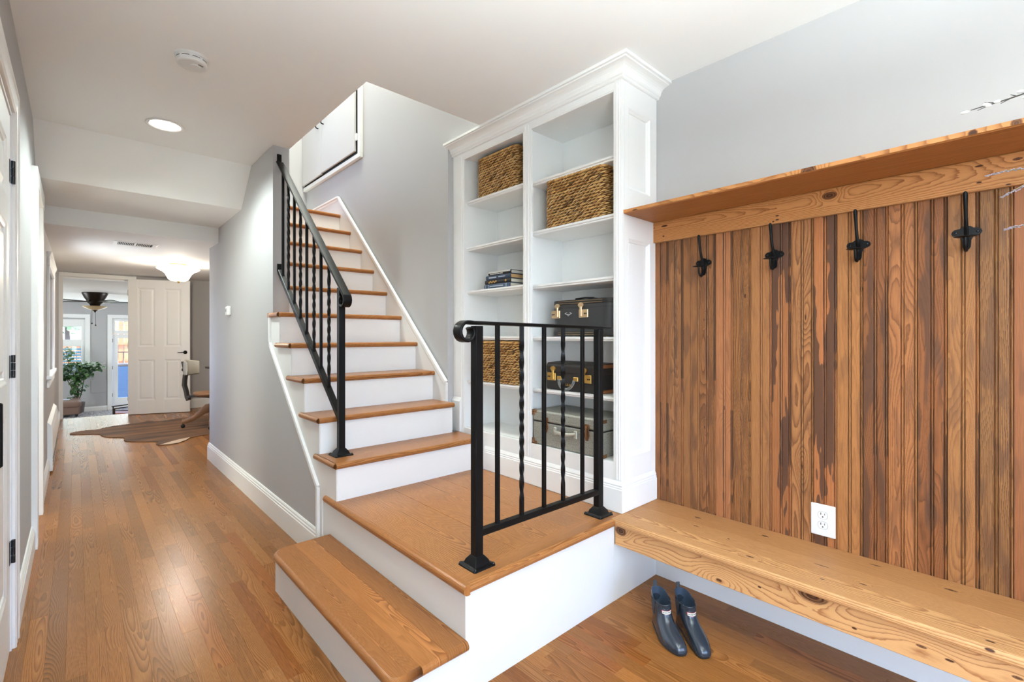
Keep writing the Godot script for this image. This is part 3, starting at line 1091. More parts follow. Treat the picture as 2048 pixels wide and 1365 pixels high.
func railing_post(root: Node3D, at: Vector3, top: float) -> void:
	var h := 0.0165
	var post := part("post", bx(V(at.x - h, at.y + 0.012, at.z - h), V(at.x + h, top, at.z + h), 0.002), M.iron, root)
	var s := Shape.new()
	var rings := []
	for q in [[0.049, 0.0], [0.049, 0.004], [0.047, 0.006], [0.037, 0.007], [0.034, 0.012], [0.031, 0.021], [0.022, 0.032], [0.019, 0.036], [0.017, 0.037]]:
		var ring := PackedVector3Array()
		var r: float = q[0]
		var cut := r * 0.1
		for p in [[-r + cut, -r], [r - cut, -r], [r, -r + cut], [r, r - cut], [r - cut, r], [-r + cut, r], [-r, r - cut], [-r, -r + cut]]:
			ring.append(V(at.x + p[0], at.y + q[1], at.z + p[1]))
		rings.append(ring)
	s.loft(rings)
	var plate := part("base_plate", s, M.iron, root)
	for k in [[-1, -1], [1, -1], [1, 1], [-1, 1]]:
		s = Shape.new()
		s.lathe([[0.006, 0.006], [0.006, 0.009], [0.004, 0.011]], V(at.x + k[0] * 0.041, at.y, at.z + k[1] * 0.041), 8)
		part("screw", s, M.iron_dark, plate)

func build_bookcase() -> void:
	var bc := thing("bookcase", "tall white built-in bookcase with two bays, crown moulding and panelled side", "bookcase", V(2.0, LAND, -1.93))
	var s: Shape
	var F := 1.857
	var top := 2.357
	# carcass
	part("back_panel", bx(V(2.152, 0.39, -2.60), V(2.166, 2.455, -1.29)), M.white, bc)
	part("side_panel", bx(V(1.868, 0.39, -2.6005), V(2.152, 2.455, -2.489)), M.white, bc)
	part("divider", bx(V(1.873, 0.39, -1.906), V(2.152, 2.455, -1.890)), M.white, bc)
	part("top_board", bx(V(1.868, top, -2.489), V(2.152, 2.385, -1.30)), M.white, bc)
	# face frame
	part("stile", bx(V(F, 0.39, -2.6005), V(1.880, 2.46, -2.492), 0.001), M.white, bc)
	part("stile", bx(V(F, 0.50, -1.924), V(1.880, top, -1.872), 0.001), M.white, bc)
	part("stile", bx(V(F, 0.39, -1.311), V(1.880, 2.46, -1.272), 0.001), M.white, bc)
	part("top_rail", bx(V(F, top, -2.492), V(1.880, 2.46, -1.311), 0.001), M.white, bc)
	part("bottom_rail", bx(V(F + 0.003, 0.39, -2.492), V(1.880, 0.604, -1.311), 0.001), M.white, bc)
	# fine beads beside the stiles
	s = Shape.new()
	for z in [-2.488, -1.9275, -1.8685, -1.3145]:
		s.box(V(F + 0.002, 0.605, z - 0.004), V(F + 0.016, top, z + 0.004), 0.002)
	for z in [-2.508, -1.911, -1.885, -1.297, -1.283]:
		s.box(V(F - 0.003, 0.53, z - 0.003), V(F + 0.004, 2.38, z + 0.003), 0.0015)
	for z in [[-2.492, -1.924], [-1.872, -1.311]]:
		s.box(V(F + 0.002, top - 0.007, z[0]), V(F + 0.016, top + 0.002, z[1]), 0.002)
	part("bead", s, M.white, bc)
	# shelves with a moulded front edge
	var nose := P2([0, 0, 0.265, 0, 0.265, -0.022, 0.012, -0.022, 0.008, -0.019, 0.008, -0.014, 0.0, -0.010])
	var L := [2.078, 1.778, 1.494, 1.197, 0.909, 0.606]
	var R := [2.064, 1.785, 1.486, 1.196, 0.907, 0.606]
	for i in 6:
		s = Shape.new()
		s.run(nose, V(1.885, L[i], -2.489), V(1.885, L[i], -1.9065), V(1, 0, 0), V(0, 1, 0))
		part("shelf", s, M.white, bc)
		s = Shape.new()
		s.run(nose, V(1.885, R[i], -1.8895), V(1.885, R[i], -1.303), V(1, 0, 0), V(0, 1, 0))
		part("shelf", s, M.white, bc)
	# panelled side facing the bench
	var zf := -1.272
	s = Shape.new()
	s.box(V(1.87, 0.39, -1.304), V(2.166, 2.46, -1.287))
	s.box(V(1.8805, 0.39, -1.29), V(1.915, 2.46, zf))
	s.box(V(2.103, 0.39, -1.29), V(2.166, 2.46, zf), 0.001)
	s.box(V(1.915, 0.39, -1.29), V(2.103, 0.628, zf), 0.0)
	s.box(V(1.915, 1.660, -1.29), V(2.103, 1.895, zf), 0.0)
	s.box(V(1.915, 2.275, -1.29), V(2.103, 2.46, zf), 0.0)
	part("side_frame", s, M.white, bc)
	for yy in [[0.628, 1.660], [1.895, 2.275]]:
		s = Shape.new()
		var bead := P2([0, 0, 0.016, 0, 0.014, 0.006, 0.007, 0.010, 0.0, 0.016])
		var zb := -1.2875
		s.run(bead, V(1.915, yy[0], zb), V(1.915, yy[1], zb), V(1, 0, 0), V(0, 0, 1), 1, -1)
		s.run(bead, V(2.103, yy[0], zb), V(2.103, yy[1], zb), V(-1, 0, 0), V(0, 0, 1), 1, -1)
		s.run(bead, V(1.915, yy[0], zb), V(2.103, yy[0], zb), V(0, 1, 0), V(0, 0, 1), 1, -1)
		s.run(bead, V(1.915, yy[1], zb), V(2.103, yy[1], zb), V(0, -1, 0), V(0, 0, 1), 1, -1)
		part("panel_moulding", s, M.white, bc)
	# crown with a mitred return
	var cp := [0.0, 2.392, 0.010, 2.392, 0.014, 2.396, 0.014, 2.402, 0.020, 2.406, 0.024, 2.414]
	for i in 7:
		var a := deg_to_rad(180.0 - 90.0 * i / 6)
		cp.append_array([0.068 + cos(a) * 0.044, 2.414 + sin(a) * 0.030])
	cp.append_array([0.070, 2.449, 0.082, 2.449, 0.082, 2.4625, 0.0, 2.4625])
	s = Shape.new()
	s.run(P2(cp), V(F, 0, -2.600), V(F, 0, -1.272), V(-1, 0, 0), V(0, 1, 0), 0, 1)
	s.run(P2(cp), V(F, 0, -1.272), V(2.167, 0, -1.272), V(0, 0, 1), V(0, 1, 0), -1, 0)
	part("crown_moulding", s, M.white, bc)
	# base with moulded cap, mitred round the corner
	var bp := P2([0, 0.382, 0.012, 0.382, 0.012, 0.486, 0.0095, 0.489, 0.0095, 0.496, 0.007, 0.500, 0.008, 0.506, 0.0045, 0.514, 0.0, 0.524])
	s = Shape.new()
	s.run(bp, V(F, 0, -2.268), V(F, 0, -1.272), V(-1, 0, 0), V(0, 1, 0), 0, 1)
	s.run(bp, V(F, 0, -1.272), V(2.149, 0, -1.272), V(0, 0, 1), V(0, 1, 0), -1, 0)
	part("baseboard", s, M.white, bc)
	s = Shape.new()
	s.box(V(1.842, 0.574, -2.6005), V(1.858, 0.775, -2.508), 0.002)
	s.prism(P2([1.842, 0.775, 1.858, 0.775, 1.858, 0.80]), "z", -2.6, -2.508)
	part("plinth", s, M.white, bc)

	build_baskets()
	build_cases()
	build_books()

func build_baskets() -> void:
	rng.seed = 77
	var core := mat(rgb8(120, 82, 42), 0.9)
	var weave := mat(Color.WHITE, 0.7)
	weave.vertex_color_use_as_albedo = true
	var t := thing("basket", "woven seagrass basket filling the top shelf of the left bay", "basket", V(2.02, 2.0785, -2.215), 0, "woven storage baskets")
	var w := 0.365 # along z
	var d := 0.235 # along x
	var h := 0.252
	var s := Shape.new()
	# core: open box with rounded corners
	var ring_at := func(y: float, inset: float) -> PackedVector3Array:
		var r := PackedVector3Array()
		var cr := 0.035
		for q in [[1, 1, 0], [-1, 1, 90], [-1, -1, 180], [1, -1, 270]]:
			for i in 5:
				var a := deg_to_rad(q[2] + 90.0 * i / 4)
				r.append(V(q[0] * (d / 2 - cr - inset) + cos(a) * cr, y, q[1] * (w / 2 - cr - inset) + sin(a) * cr))
		return r
	s.loft([ring_at.call(0.002, 0.012), ring_at.call(h - 0.006, 0.008), ring_at.call(h - 0.006, 0.018), ring_at.call(0.012, 0.02)])
	part("basket_body", s, core, t, true)
	# rows of slanted plaited strands round the body, pale cords over them
	var per := 2 * (w + d) - 0.06
	var walk := func(p: float) -> Array:
		# place and outward direction at distance p round the basket
		var hw := w / 2
		var hd := d / 2
		var r := 0.03
		var segs := [[V(-hd, 0, -hw + r), V(0, 0, 1), w - 2 * r, V(-1, 0, 0)], [V(-hd + r, 0, hw), V(1, 0, 0), d - 2 * r, V(0, 0, 1)], [V(hd, 0, hw - r), V(0, 0, -1), w - 2 * r, V(1, 0, 0)], [V(hd - r, 0, -hw), V(-1, 0, 0), d - 2 * r, V(0, 0, -1)]]
		var ca := r * PI / 2
		for i in 4:
			var g: Array = segs[i]
			if p < g[2]: return [g[0] + g[1] * p, g[3], g[1]]
			p -= g[2]
			if p < ca:
				var a: float = p / r
				var o: Vector3 = g[3] * cos(a) + g[1] * sin(a)
				var c: Vector3 = g[0] + g[1] * g[2] - g[3] * r
				return [c + o * r, o, g[1] * cos(a) - g[3] * sin(a)]
			p -= ca
		return [segs[0][0], V(-1, 0, 0), V(0, 0, 1)]
	var st := Shape.new()
	var cord := Shape.new()
	var total := 2 * (w - 0.06) + 2 * (d - 0.06) + 4 * 0.03 * PI / 2
	var rows := 17
	var pitch := h / rows
	for j in rows:
		var y := (j + 0.5) * pitch
		var n := 46
		for i in n:
			var p := fposmod((i + 0.5 * (j % 2) + rng.randf_range(-0.12, 0.12)) * total / n, total)
			var q: Array = walk.call(p)
			var k := rng.randf()
			var cc := Color(0.38, 0.175, 0.05).lerp(Color(0.74, 0.43, 0.15), k)
			if rng.randf() < 0.07: cc = Color(0.17, 0.08, 0.028)
			st.col = cc
			strand(st, q[0] + V(0, y, 0), q[2], q[1], total / n * 1.45, pitch * 0.70, 0.33, 0.0055)
			if j < rows - 5 and rng.randf() < 0.8 or rng.randf() < 0.15:
				cord.col = Color(0.66, 0.42, 0.17).lerp(Color(0.88, 0.68, 0.38), rng.randf())
				strand(cord, q[0] + V(0, y + rng.randf_range(-0.3, 0.3) * pitch, 0) + q[1] * 0.0045, q[2], q[1], total / n * rng.randf_range(1.0, 1.7), 0.0028, rng.randf_range(0.25, 0.55), 0.0024)
	tag(part("woven_strands", st, weave, t, true), "", "", "", "stuff")
	tag(part("pale_cords", cord, weave, t, true), "", "", "", "stuff")
	# plaited rim
	s = Shape.new()
	for i in 60:
		var q: Array = walk.call(fposmod(i * total / 60.0, total))
		s.col = Color(0.42, 0.20, 0.06).lerp(Color(0.74, 0.43, 0.15), rng.randf())
		strand(s, q[0] + V(0, h - 0.004, 0) - q[1] * 0.006, q[2], q[1], total / 60.0 * 1.9, 0.016, 0.4, 0.011)
	tag(part("rim", s, weave, t, true), "", "", "", "stuff")
	dup(t, "basket", "large woven seagrass basket on second shelf of the right bay, under the empty top shelf", V(2.02, 1.7855, -1.592), 0.0, V(1.08, 1.02, 1.07))
	dup(t, "basket", "woven seagrass basket low in the left bay behind the iron guard railing", V(2.012, 0.9095, -2.205), 0.0, V(1.0, 1.01, 1.0))

# one flattened spindle lying in the plane of the basket wall, tilted up along its run
func strand(s: Shape, at: Vector3, along: Vector3, out: Vector3, length: float, wide: float, tilt: float, proud: float) -> void:
	var up := V(0, 1, 0)
	var d := (along * cos(tilt) + up * sin(tilt)).normalized()
	var b := out.cross(d).normalized()
	var rings := []
	for q in [[-0.5, 0.15], [-0.2, 0.9], [0.2, 0.9], [0.5, 0.15]]:
		var c: Vector3 = at + d * q[0] * length + out * proud * (q[1] - 0.7) * 0.7
		rings.append(PackedVector3Array([c + b * wide * 0.5 * q[1], c + out * proud * q[1], c - b * wide * 0.5 * q[1], c - out * proud * 0.6]))
	s.loft(rings, false, false)

# box with rounded upright corners: rings at heights, each [y, half depth x, half width z, corner radius]
func rbox(s: Shape, c: Vector3, hs: Array, seg := 5) -> void:
	var rings := []
	for q in hs:
		var ring := PackedVector3Array()
		var r: float = q[3]
		for e in [[1, 1, 0], [-1, 1, 90], [-1, -1, 180], [1, -1, 270]]:
			for i in seg + 1:
				var a := deg_to_rad(e[2] + 90.0 * i / seg)
				ring.append(c + V(e[0] * (q[1] - r) + cos(a) * r, q[0], e[1] * (q[2] - r) + sin(a) * r))
		rings.append(ring)
	s.loft(rings)

func latch(root: Node3D, x: float, y: float, z: float, m: Material, flip := 1.0) -> void:
	# fan-shaped hasp above a rectangular lock plate
	var s := Shape.new()
	s.box(V(x - 0.005, y - 0.036, z - 0.030), V(x + 0.002, y + 0.006, z + 0.030), 0.002)
	var pl := part("lock_plate", s, m, root)
	s = Shape.new()
	var zz := z + 0.014 * flip
	s.box(V(x - 0.011, y - 0.030, zz - 0.007), V(x - 0.003, y + 0.022, zz + 0.007), 0.002)
	var fan := []
	for i in 9:
		var a := deg_to_rad(20.0 + 140.0 * i / 8)
		fan.append_array([zz + cos(a) * 0.020, y + 0.022 + sin(a) * 0.020])
	fan.append_array([zz - 0.007, y + 0.012, zz + 0.007, y + 0.012])
	s.prism(P2(fan), "x", x - 0.008, x - 0.001)
	part("hasp", s, m, pl)
	s = Shape.new()
	for i in 2:
		s.ball(V(x - 0.006, y - 0.015, z - flip * (0.010 + 0.010 * i)), V(0.003, 0.004, 0.004), 8, 5)
	part("keyhole", s, M.black, pl)

func build_cases() -> void:
	# -- dark train case on the third shelf
	var leather := mat(rgb8(52, 52, 53), 0.42)
	var trim := mat(rgb8(30, 27, 25), 0.5)
	var thread := mat(rgb8(158, 132, 96), 0.8)
	var y0 := 1.1965
	var t := thing("suitcase", "charcoal train case with rounded corners, stitched edges and two pinkish brass latches", "suitcase", V(2.02, y0, -1.572), 0, "vintage suitcases")
	var c := V(2.028, y0, -1.572)
	var s := Shape.new()
	rbox(s, c, [[0.006, 0.100, 0.203, 0.06], [0.009, 0.106, 0.211, 0.065], [0.186, 0.106, 0.211, 0.065], [0.191, 0.100, 0.203, 0.06]], 8)
	part("case_body", s, leather, t)
	for yy in [[0.004, 0.028], [0.168, 0.194]]:
		s = Shape.new()
		rbox(s, c, [[yy[0], 0.104, 0.209, 0.064], [yy[0] + 0.002, 0.1085, 0.2135, 0.067], [yy[1] - 0.002, 0.1085, 0.2135, 0.067], [yy[1], 0.104, 0.209, 0.064]], 8)
		var bd := part("edge_band", s, trim, t)
		s = Shape.new()
		for ys in [yy[0] + 0.0075, yy[1] - 0.0075]:
			for i in 54:
				var z := -1.572 - 0.147 + i * 0.00545
				s.box(V(2.028 - 0.1098, y0 + ys - 0.0011, z), V(2.028 - 0.1075, y0 + ys + 0.0011, z + 0.0036))
		tag(part("stitching", s, thread, bd), "", "", "", "stuff")
	s = Shape.new()
	rbox(s, c, [[0.1505, 0.1045, 0.2095, 0.064], [0.151, 0.1064, 0.2114, 0.0654], [0.1525, 0.1064, 0.2114, 0.0654], [0.153, 0.1045, 0.2095, 0.064]], 8)
	part("lid_seam", s, M.black, t)
	latch(t, 1.921, 1.331, -1.735, M.brass_pale, 1.0)
	latch(t, 1.921, 1.331, -1.545, M.brass_pale, -1.0)
	# little winged badge
	s = Shape.new()
	s.prism(P2([-1.672, 1.3185, -1.660, 1.3245, -1.647, 1.3205, -1.634, 1.3245, -1.622, 1.3185, -1.634, 1.3135, -1.647, 1.305, -1.660, 1.3135]), "x", 1.9185, 1.9222)
	var bg := part("badge", s, mat(rgb8(222, 222, 222), 0.3, 0.6), t)
	s = Shape.new()
	s.prism(P2([-1.664, 1.3170, -1.658, 1.3215, -1.636, 1.3215, -1.630, 1.3170, -1.647, 1.3160]), "x", 1.9175, 1.9190)
	s.prism(P2([-1.657, 1.3125, -1.647, 1.3080, -1.637, 1.3125, -1.647, 1.3110]), "x", 1.9175, 1.9190)
	part("badge_relief", s, trim, bg)
	s = Shape.new()
	s.tube([V(1.985, y0 + 0.190, -1.655), V(1.985, y0 + 0.203, -1.648), V(1.985, y0 + 0.206, -1.588), V(1.985, y0 + 0.203, -1.528), V(1.985, y0 + 0.190, -1.520)], [0.006, 0.007, 0.008, 0.007, 0.006], 8, 0.6)
	s.box(V(1.975, y0 + 0.188, -1.668), V(1.995, y0 + 0.199, -1.645), 0.002)
	s.box(V(1.975, y0 + 0.188, -1.532), V(1.995, y0 + 0.202, -1.508), 0.002)
	part("handle", s, M.black, t)
	for z in [-1.71, -1.43]:
		for x in [1.96, 2.10]:
			s = Shape.new()
			s.lathe([[0.007, 0], [0.007, 0.006]], V(x, y0 - 0.0, z), 10)
			part("foot", s, M.brass, t)

	# -- black suitcase with clear handle
	var black := mat(rgb8(36, 31, 29), 0.55)
	var tan_trim := mat(rgb8(148, 92, 56), 0.5)
	y0 = 0.9075
	t = thing("suitcase", "black suitcase with brass latches, clear curved handle and brown edge trim", "suitcase", V(2.03, y0, -1.625), 0, "vintage suitcases")
	s = Shape.new()
	# domed lid: the section rises from the front edge
	s.prism(P2([1.9165, y0 + 0.004, 1.9165, y0 + 0.094, 2.135, y0 + 0.094, 2.135, y0 + 0.004]), "z", -1.80, -1.442)
	part("case_body", s, black, t)
	s = Shape.new()
	var pf := [1.9155, y0 + 0.0955, 1.9155, y0 + 0.118]
	pf.append_array(arc(1.935, y0 + 0.126, 0.0195, 180, 100, 5))
	pf.append_array([1.99, y0 + 0.150, 2.06, y0 + 0.152, 2.12, y0 + 0.145, 2.136, y0 + 0.125, 2.136, y0 + 0.0955])
	s.prism(P2(pf), "z", -1.80, -1.442)
	part("lid", s, black, t)
	for yy in [[0.0, 0.018], [0.128, 0.146]]:
		part("edge_trim", bx(V(1.925, y0 + yy[0], -1.444), V(2.134, y0 + yy[1], -1.4385), 0.002), tan_trim, t)
		part("edge_trim", bx(V(1.925, y0 + yy[0], -1.8035), V(2.134, y0 + yy[1], -1.799), 0.002), tan_trim, t)
	latch(t, 1.9155, 0.994, -1.762, M.brass, 1.0)
	latch(t, 1.9155, 0.994, -1.520, M.brass, -1.0)
	for z in [-1.705, -1.592]: part("handle_mount", bx(V(1.911, 0.963, z - 0.016), V(1.917, 0.984, z + 0.016), 0.002), M.brass, t)
	s = Shape.new()
	var hp := []
	for i in 13:
		var a := PI + PI * i / 12
		hp.append(V(1.905 - 0.008 * sin(PI * i / 12), 0.968 + sin(a) * 0.050, -1.6485 - cos(a) * -0.052))
	s.tube(hp, 0.0075, 10)
	var clear := mat(Color(0.93, 0.95, 0.95, 0.12), 0.05)
	clear.transparency = BaseMaterial3D.TRANSPARENCY_ALPHA
	clear.refraction_enabled = true
	clear.refraction_scale = 0.05
	tag(part("handle", s, clear, t), "clear plastic handle")
	lettering(t, "initials", "E.G.M.", 0.016, V(1.9158, 0.9405, -1.644), -PI / 2, M.brass, 0.001)

	# -- galvanized trunk on the bottom shelf
	var zinc := mat(Color.WHITE, 0.45, 0.1)
	var zt := FastNoiseLite.new()
	zt.seed = 4
	zt.frequency = 0.06
	zt.noise_type = FastNoiseLite.TYPE_CELLULAR
	var im := zt.get_seamless_image(256, 256)
	var ramp := Image.create(256, 256, false, Image.FORMAT_RGB8)
	for yy in 256:
		for xx in 256:
			var k := im.get_pixel(xx, yy).r
			ramp.set_pixel(xx, yy, Color(0.68, 0.675, 0.63).lerp(Color(0.46, 0.455, 0.42), k))
	zinc.albedo_texture = ImageTexture.create_from_image(ramp)
	zinc.uv1_triplanar = true
	zinc.uv1_scale = Vector3(9, 9, 9)
	y0 = 0.6065
	t = thing("trunk", "weathered galvanized metal trunk with rusty corner caps on bottom shelf", "trunk", V(2.0, y0, -1.62), 0, "vintage suitcases")
	s = Shape.new()
	s.box(V(1.868, y0, -1.860), V(2.135, y0 + 0.124, -1.387), 0.006)
	part("case_body", s, zinc, t)
	s = Shape.new()
	s.box(V(1.866, y0 + 0.127, -1.862), V(2.137, y0 + 0.186, -1.385), 0.008)
	part("lid", s, zinc, t)
	part("lid_seam", bx(V(1.872, y0 + 0.12, -1.856), V(2.13, y0 + 0.13, -1.391)), M.black, t)
	for z in [-1.862, -1.385]:
		for y in [y0, y0 + 0.186]:
			s = Shape.new()
			var sz := 1.0 if z < -1.6 else -1.0
			var sy := 1.0 if y < y0 + 0.1 else -1.0
			s.box(V(1.864, y - 0.001 * sy, z - 0.0015 * sz), V(1.868, y + 0.030 * sy, z + 0.018 * sz), 0.001)
			s.box(V(1.8644, y - 0.0006 * sy, z - 0.0011 * sz), V(1.868, y + 0.016 * sy, z + 0.034 * sz), 0.001)
			s.box(V(1.8648, y - 0.0003 * sy, z - 0.0020 * sz), V(1.900, y + 0.018 * sy, z + 0.001 * sz), 0.001)
			s.ball(V(1.8635, y + 0.008 * sy, z + 0.008 * sz), V(0.004, 0.006, 0.006), 8, 5)
			part("corner_cap", s, M.copper, t)
	for z in [-1.757, -1.479]:
		s = Shape.new()
		s.prism(P2([z - 0.012, y0 + 0.155, z + 0.012, y0 + 0.155, z + 0.016, y0 + 0.14, z + 0.010, y0 + 0.125, z + 0.014, y0 + 0.10, z + 0.006, y0 + 0.073, z - 0.006, y0 + 0.073, z - 0.014, y0 + 0.10, z - 0.010, y0 + 0.125, z - 0.016, y0 + 0.14]), "x", 1.862, 1.867)
		s.tube([V(1.858, y0 + 0.145, z), V(1.855, y0 + 0.12, z), V(1.856, y0 + 0.09, z)], [0.005, 0.004, 0.005], 8)
		part("clasp", s, M.copper, t)
	s = Shape.new()
	for z in [-1.690, -1.552]: s.box(V(1.860, y0 + 0.070, z - 0.010), V(1.867, y0 + 0.112, z + 0.010), 0.003)
	s.tube([V(1.860, y0 + 0.094, -1.692), V(1.846, y0 + 0.090, -1.668), V(1.840, y0 + 0.086, -1.621), V(1.846, y0 + 0.090, -1.574), V(1.860, y0 + 0.094, -1.550)], [0.006, 0.008, 0.010, 0.008, 0.006], 10)
	part("handle", s, mat(rgb8(186, 184, 172), 0.35, 0.5), t)

# raised lettering standing on a face that looks along +z before it is turned
func lettering(parent: Node3D, called: String, text: String, size: float, at: Vector3, turn: float, m: Material, depth := 0.001, tilt := 0.0) -> MeshInstance3D:
	var tm := TextMesh.new()
	var f := SystemFont.new()
	f.font_names = PackedStringArray(["Droid Sans"])
	f.font_weight = 700
	tm.font = f
	tm.text = text
	tm.font_size = 64
	tm.pixel_size = size / 64.0
	tm.depth = depth
	tm.curve_step = 4.0
	var o := MeshInstance3D.new()
	o.mesh = tm
	o.material_override = m
	o.name = numbered(called, parent)
	parent.add_child(o, true)
	o.position = at - base_of(parent)
	o.rotation = V(tilt, turn, 0)
	return o

func build_books() -> void:
	var navy := mat(rgb8(52, 66, 88), 0.6)
	var ink := mat(rgb8(30, 30, 34), 0.5)
	var slate := mat(rgb8(70, 84, 106), 0.6)
	var jacket := mat(rgb8(206, 203, 196), 0.5)
	var gold := mat(rgb8(196, 152, 84), 0.4, 0.5)
	var pages := mat(rgb8(224, 218, 204), 0.9)
	var gilt := mat(rgb8(196, 158, 108), 0.7)
	var silver := mat(rgb8(178, 186, 198), 0.5)
	var y := 1.4945
	var rows := [
		["slate blue hardback at the bottom of the book stack", slate, pages, 0.028, -2.328, -2.088, silver, 0.180],
		["black hardback with gold lettering, second from the bottom of the book stack", ink, pages, 0.026, -2.322, -2.085, gold, 0.185],
		["navy hardback with tan page edges, second from the top of the book stack", navy, gilt, 0.027, -2.312, -2.085, silver, 0.190],
		["thin book with black and white spine on top of the book stack", ink, jacket, 0.023, -2.292, -2.085, jacket, 0.170]]
	for i in 4:
		var b: Array = rows[i]
		var x0: float = 1.905 + [0.0, 0.002, 0.001, 0.004][i]
		var t := thing("book", b[0], "book", V(x0 + 0.09, y, (b[4] + b[5]) / 2), 0, "books stacked on the left bay shelf")
		var h: float = b[3]
		var x1: float = x0 + b[7]
		var s := Shape.new()
		s.box(V(x0, y, b[4]), V(x1, y + 0.003, b[5]), 0.001)
		s.box(V(x0, y + h - 0.003, b[4]), V(x1, y + h, b[5]), 0.001)
		var sp := []
		for k in 7:
			var a := -PI / 2 + PI * k / 6
			sp.append_array([x0 - cos(a) * 0.006 + 0.002, y + h / 2 + sin(a) * h / 2])
		sp.append_array([x0 + 0.004, y + h, x0 + 0.004, y])
		s.prism(P2(sp), "z", b[4], b[5])
		part("cover", s, b[1], t)
		part("page_block", bx(V(x0 + 0.004, y + 0.003, b[4] + 0.004), V(x1 - 0.004, y + h - 0.003, b[5] - 0.004)), b[2], t)
		# bands and title blocks on the spine; the lettering itself is too small to read in the photograph
		s = Shape.new()
		var zz: float = b[4]
		match i:
			0:
				for q in [0.012, 0.045, 0.20, 0.21]: s.box(V(x0 - 0.0052, y + 0.004, zz + q), V(x0 - 0.0035, y + h - 0.004, zz + q + 0.002))
				for q in 16: s.box(V(x0 - 0.0052, y + 0.010, zz + 0.055 + q * 0.008), V(x0 - 0.0035, y + 0.017, zz + 0.060 + q * 0.008))
			1:
				for q in 6: s.box(V(x0 - 0.0052, y + 0.005 + 0.006 * (q % 2), zz + 0.036 + q * 0.013), V(x0 - 0.0035, y + 0.014 + 0.006 * (q % 2), zz + 0.047 + q * 0.013))
				s.ball(V(x0 - 0.004, y + 0.013, zz + 0.195), V(0.0015, 0.008, 0.008), 8, 5)
			2:
				for q in 9: s.box(V(x0 - 0.0052, y + 0.009, zz + 0.030 + q * 0.008), V(x0 - 0.0035, y + 0.017, zz + 0.036 + q * 0.008))
				for q in 8: s.box(V(x0 - 0.0052, y + 0.011, zz + 0.120 + q * 0.008), V(x0 - 0.0035, y + 0.016, zz + 0.126 + q * 0.008))
			3:
				s.box(V(x0 - 0.0052, y + 0.013, zz + 0.002), V(x0 - 0.0030, y + h - 0.001, zz + 0.205))
				for q in 8: s.box(V(x0 - 0.0055, y + 0.004, zz + 0.020 + q * 0.015), V(x0 - 0.0040, y + 0.010, zz + 0.031 + q * 0.015))
		part("spine_print", s, b[6], t)
		y += h + 0.0004

func pine(s: Shape, axis: int, row: int, width: float, v0: float, u0: float) -> void:
	var at := [0, 120, 230, 350, 460, 580, 690]
	s.g = axis
	s.us = 1.0 / 1.55
	s.uo = -u0 / 1.55
	s.v0 = v0
	s.vs = (at[row + 1] - at[row] - 4) / 690.0 / width
	s.vo = (at[row] + 2) / 690.0

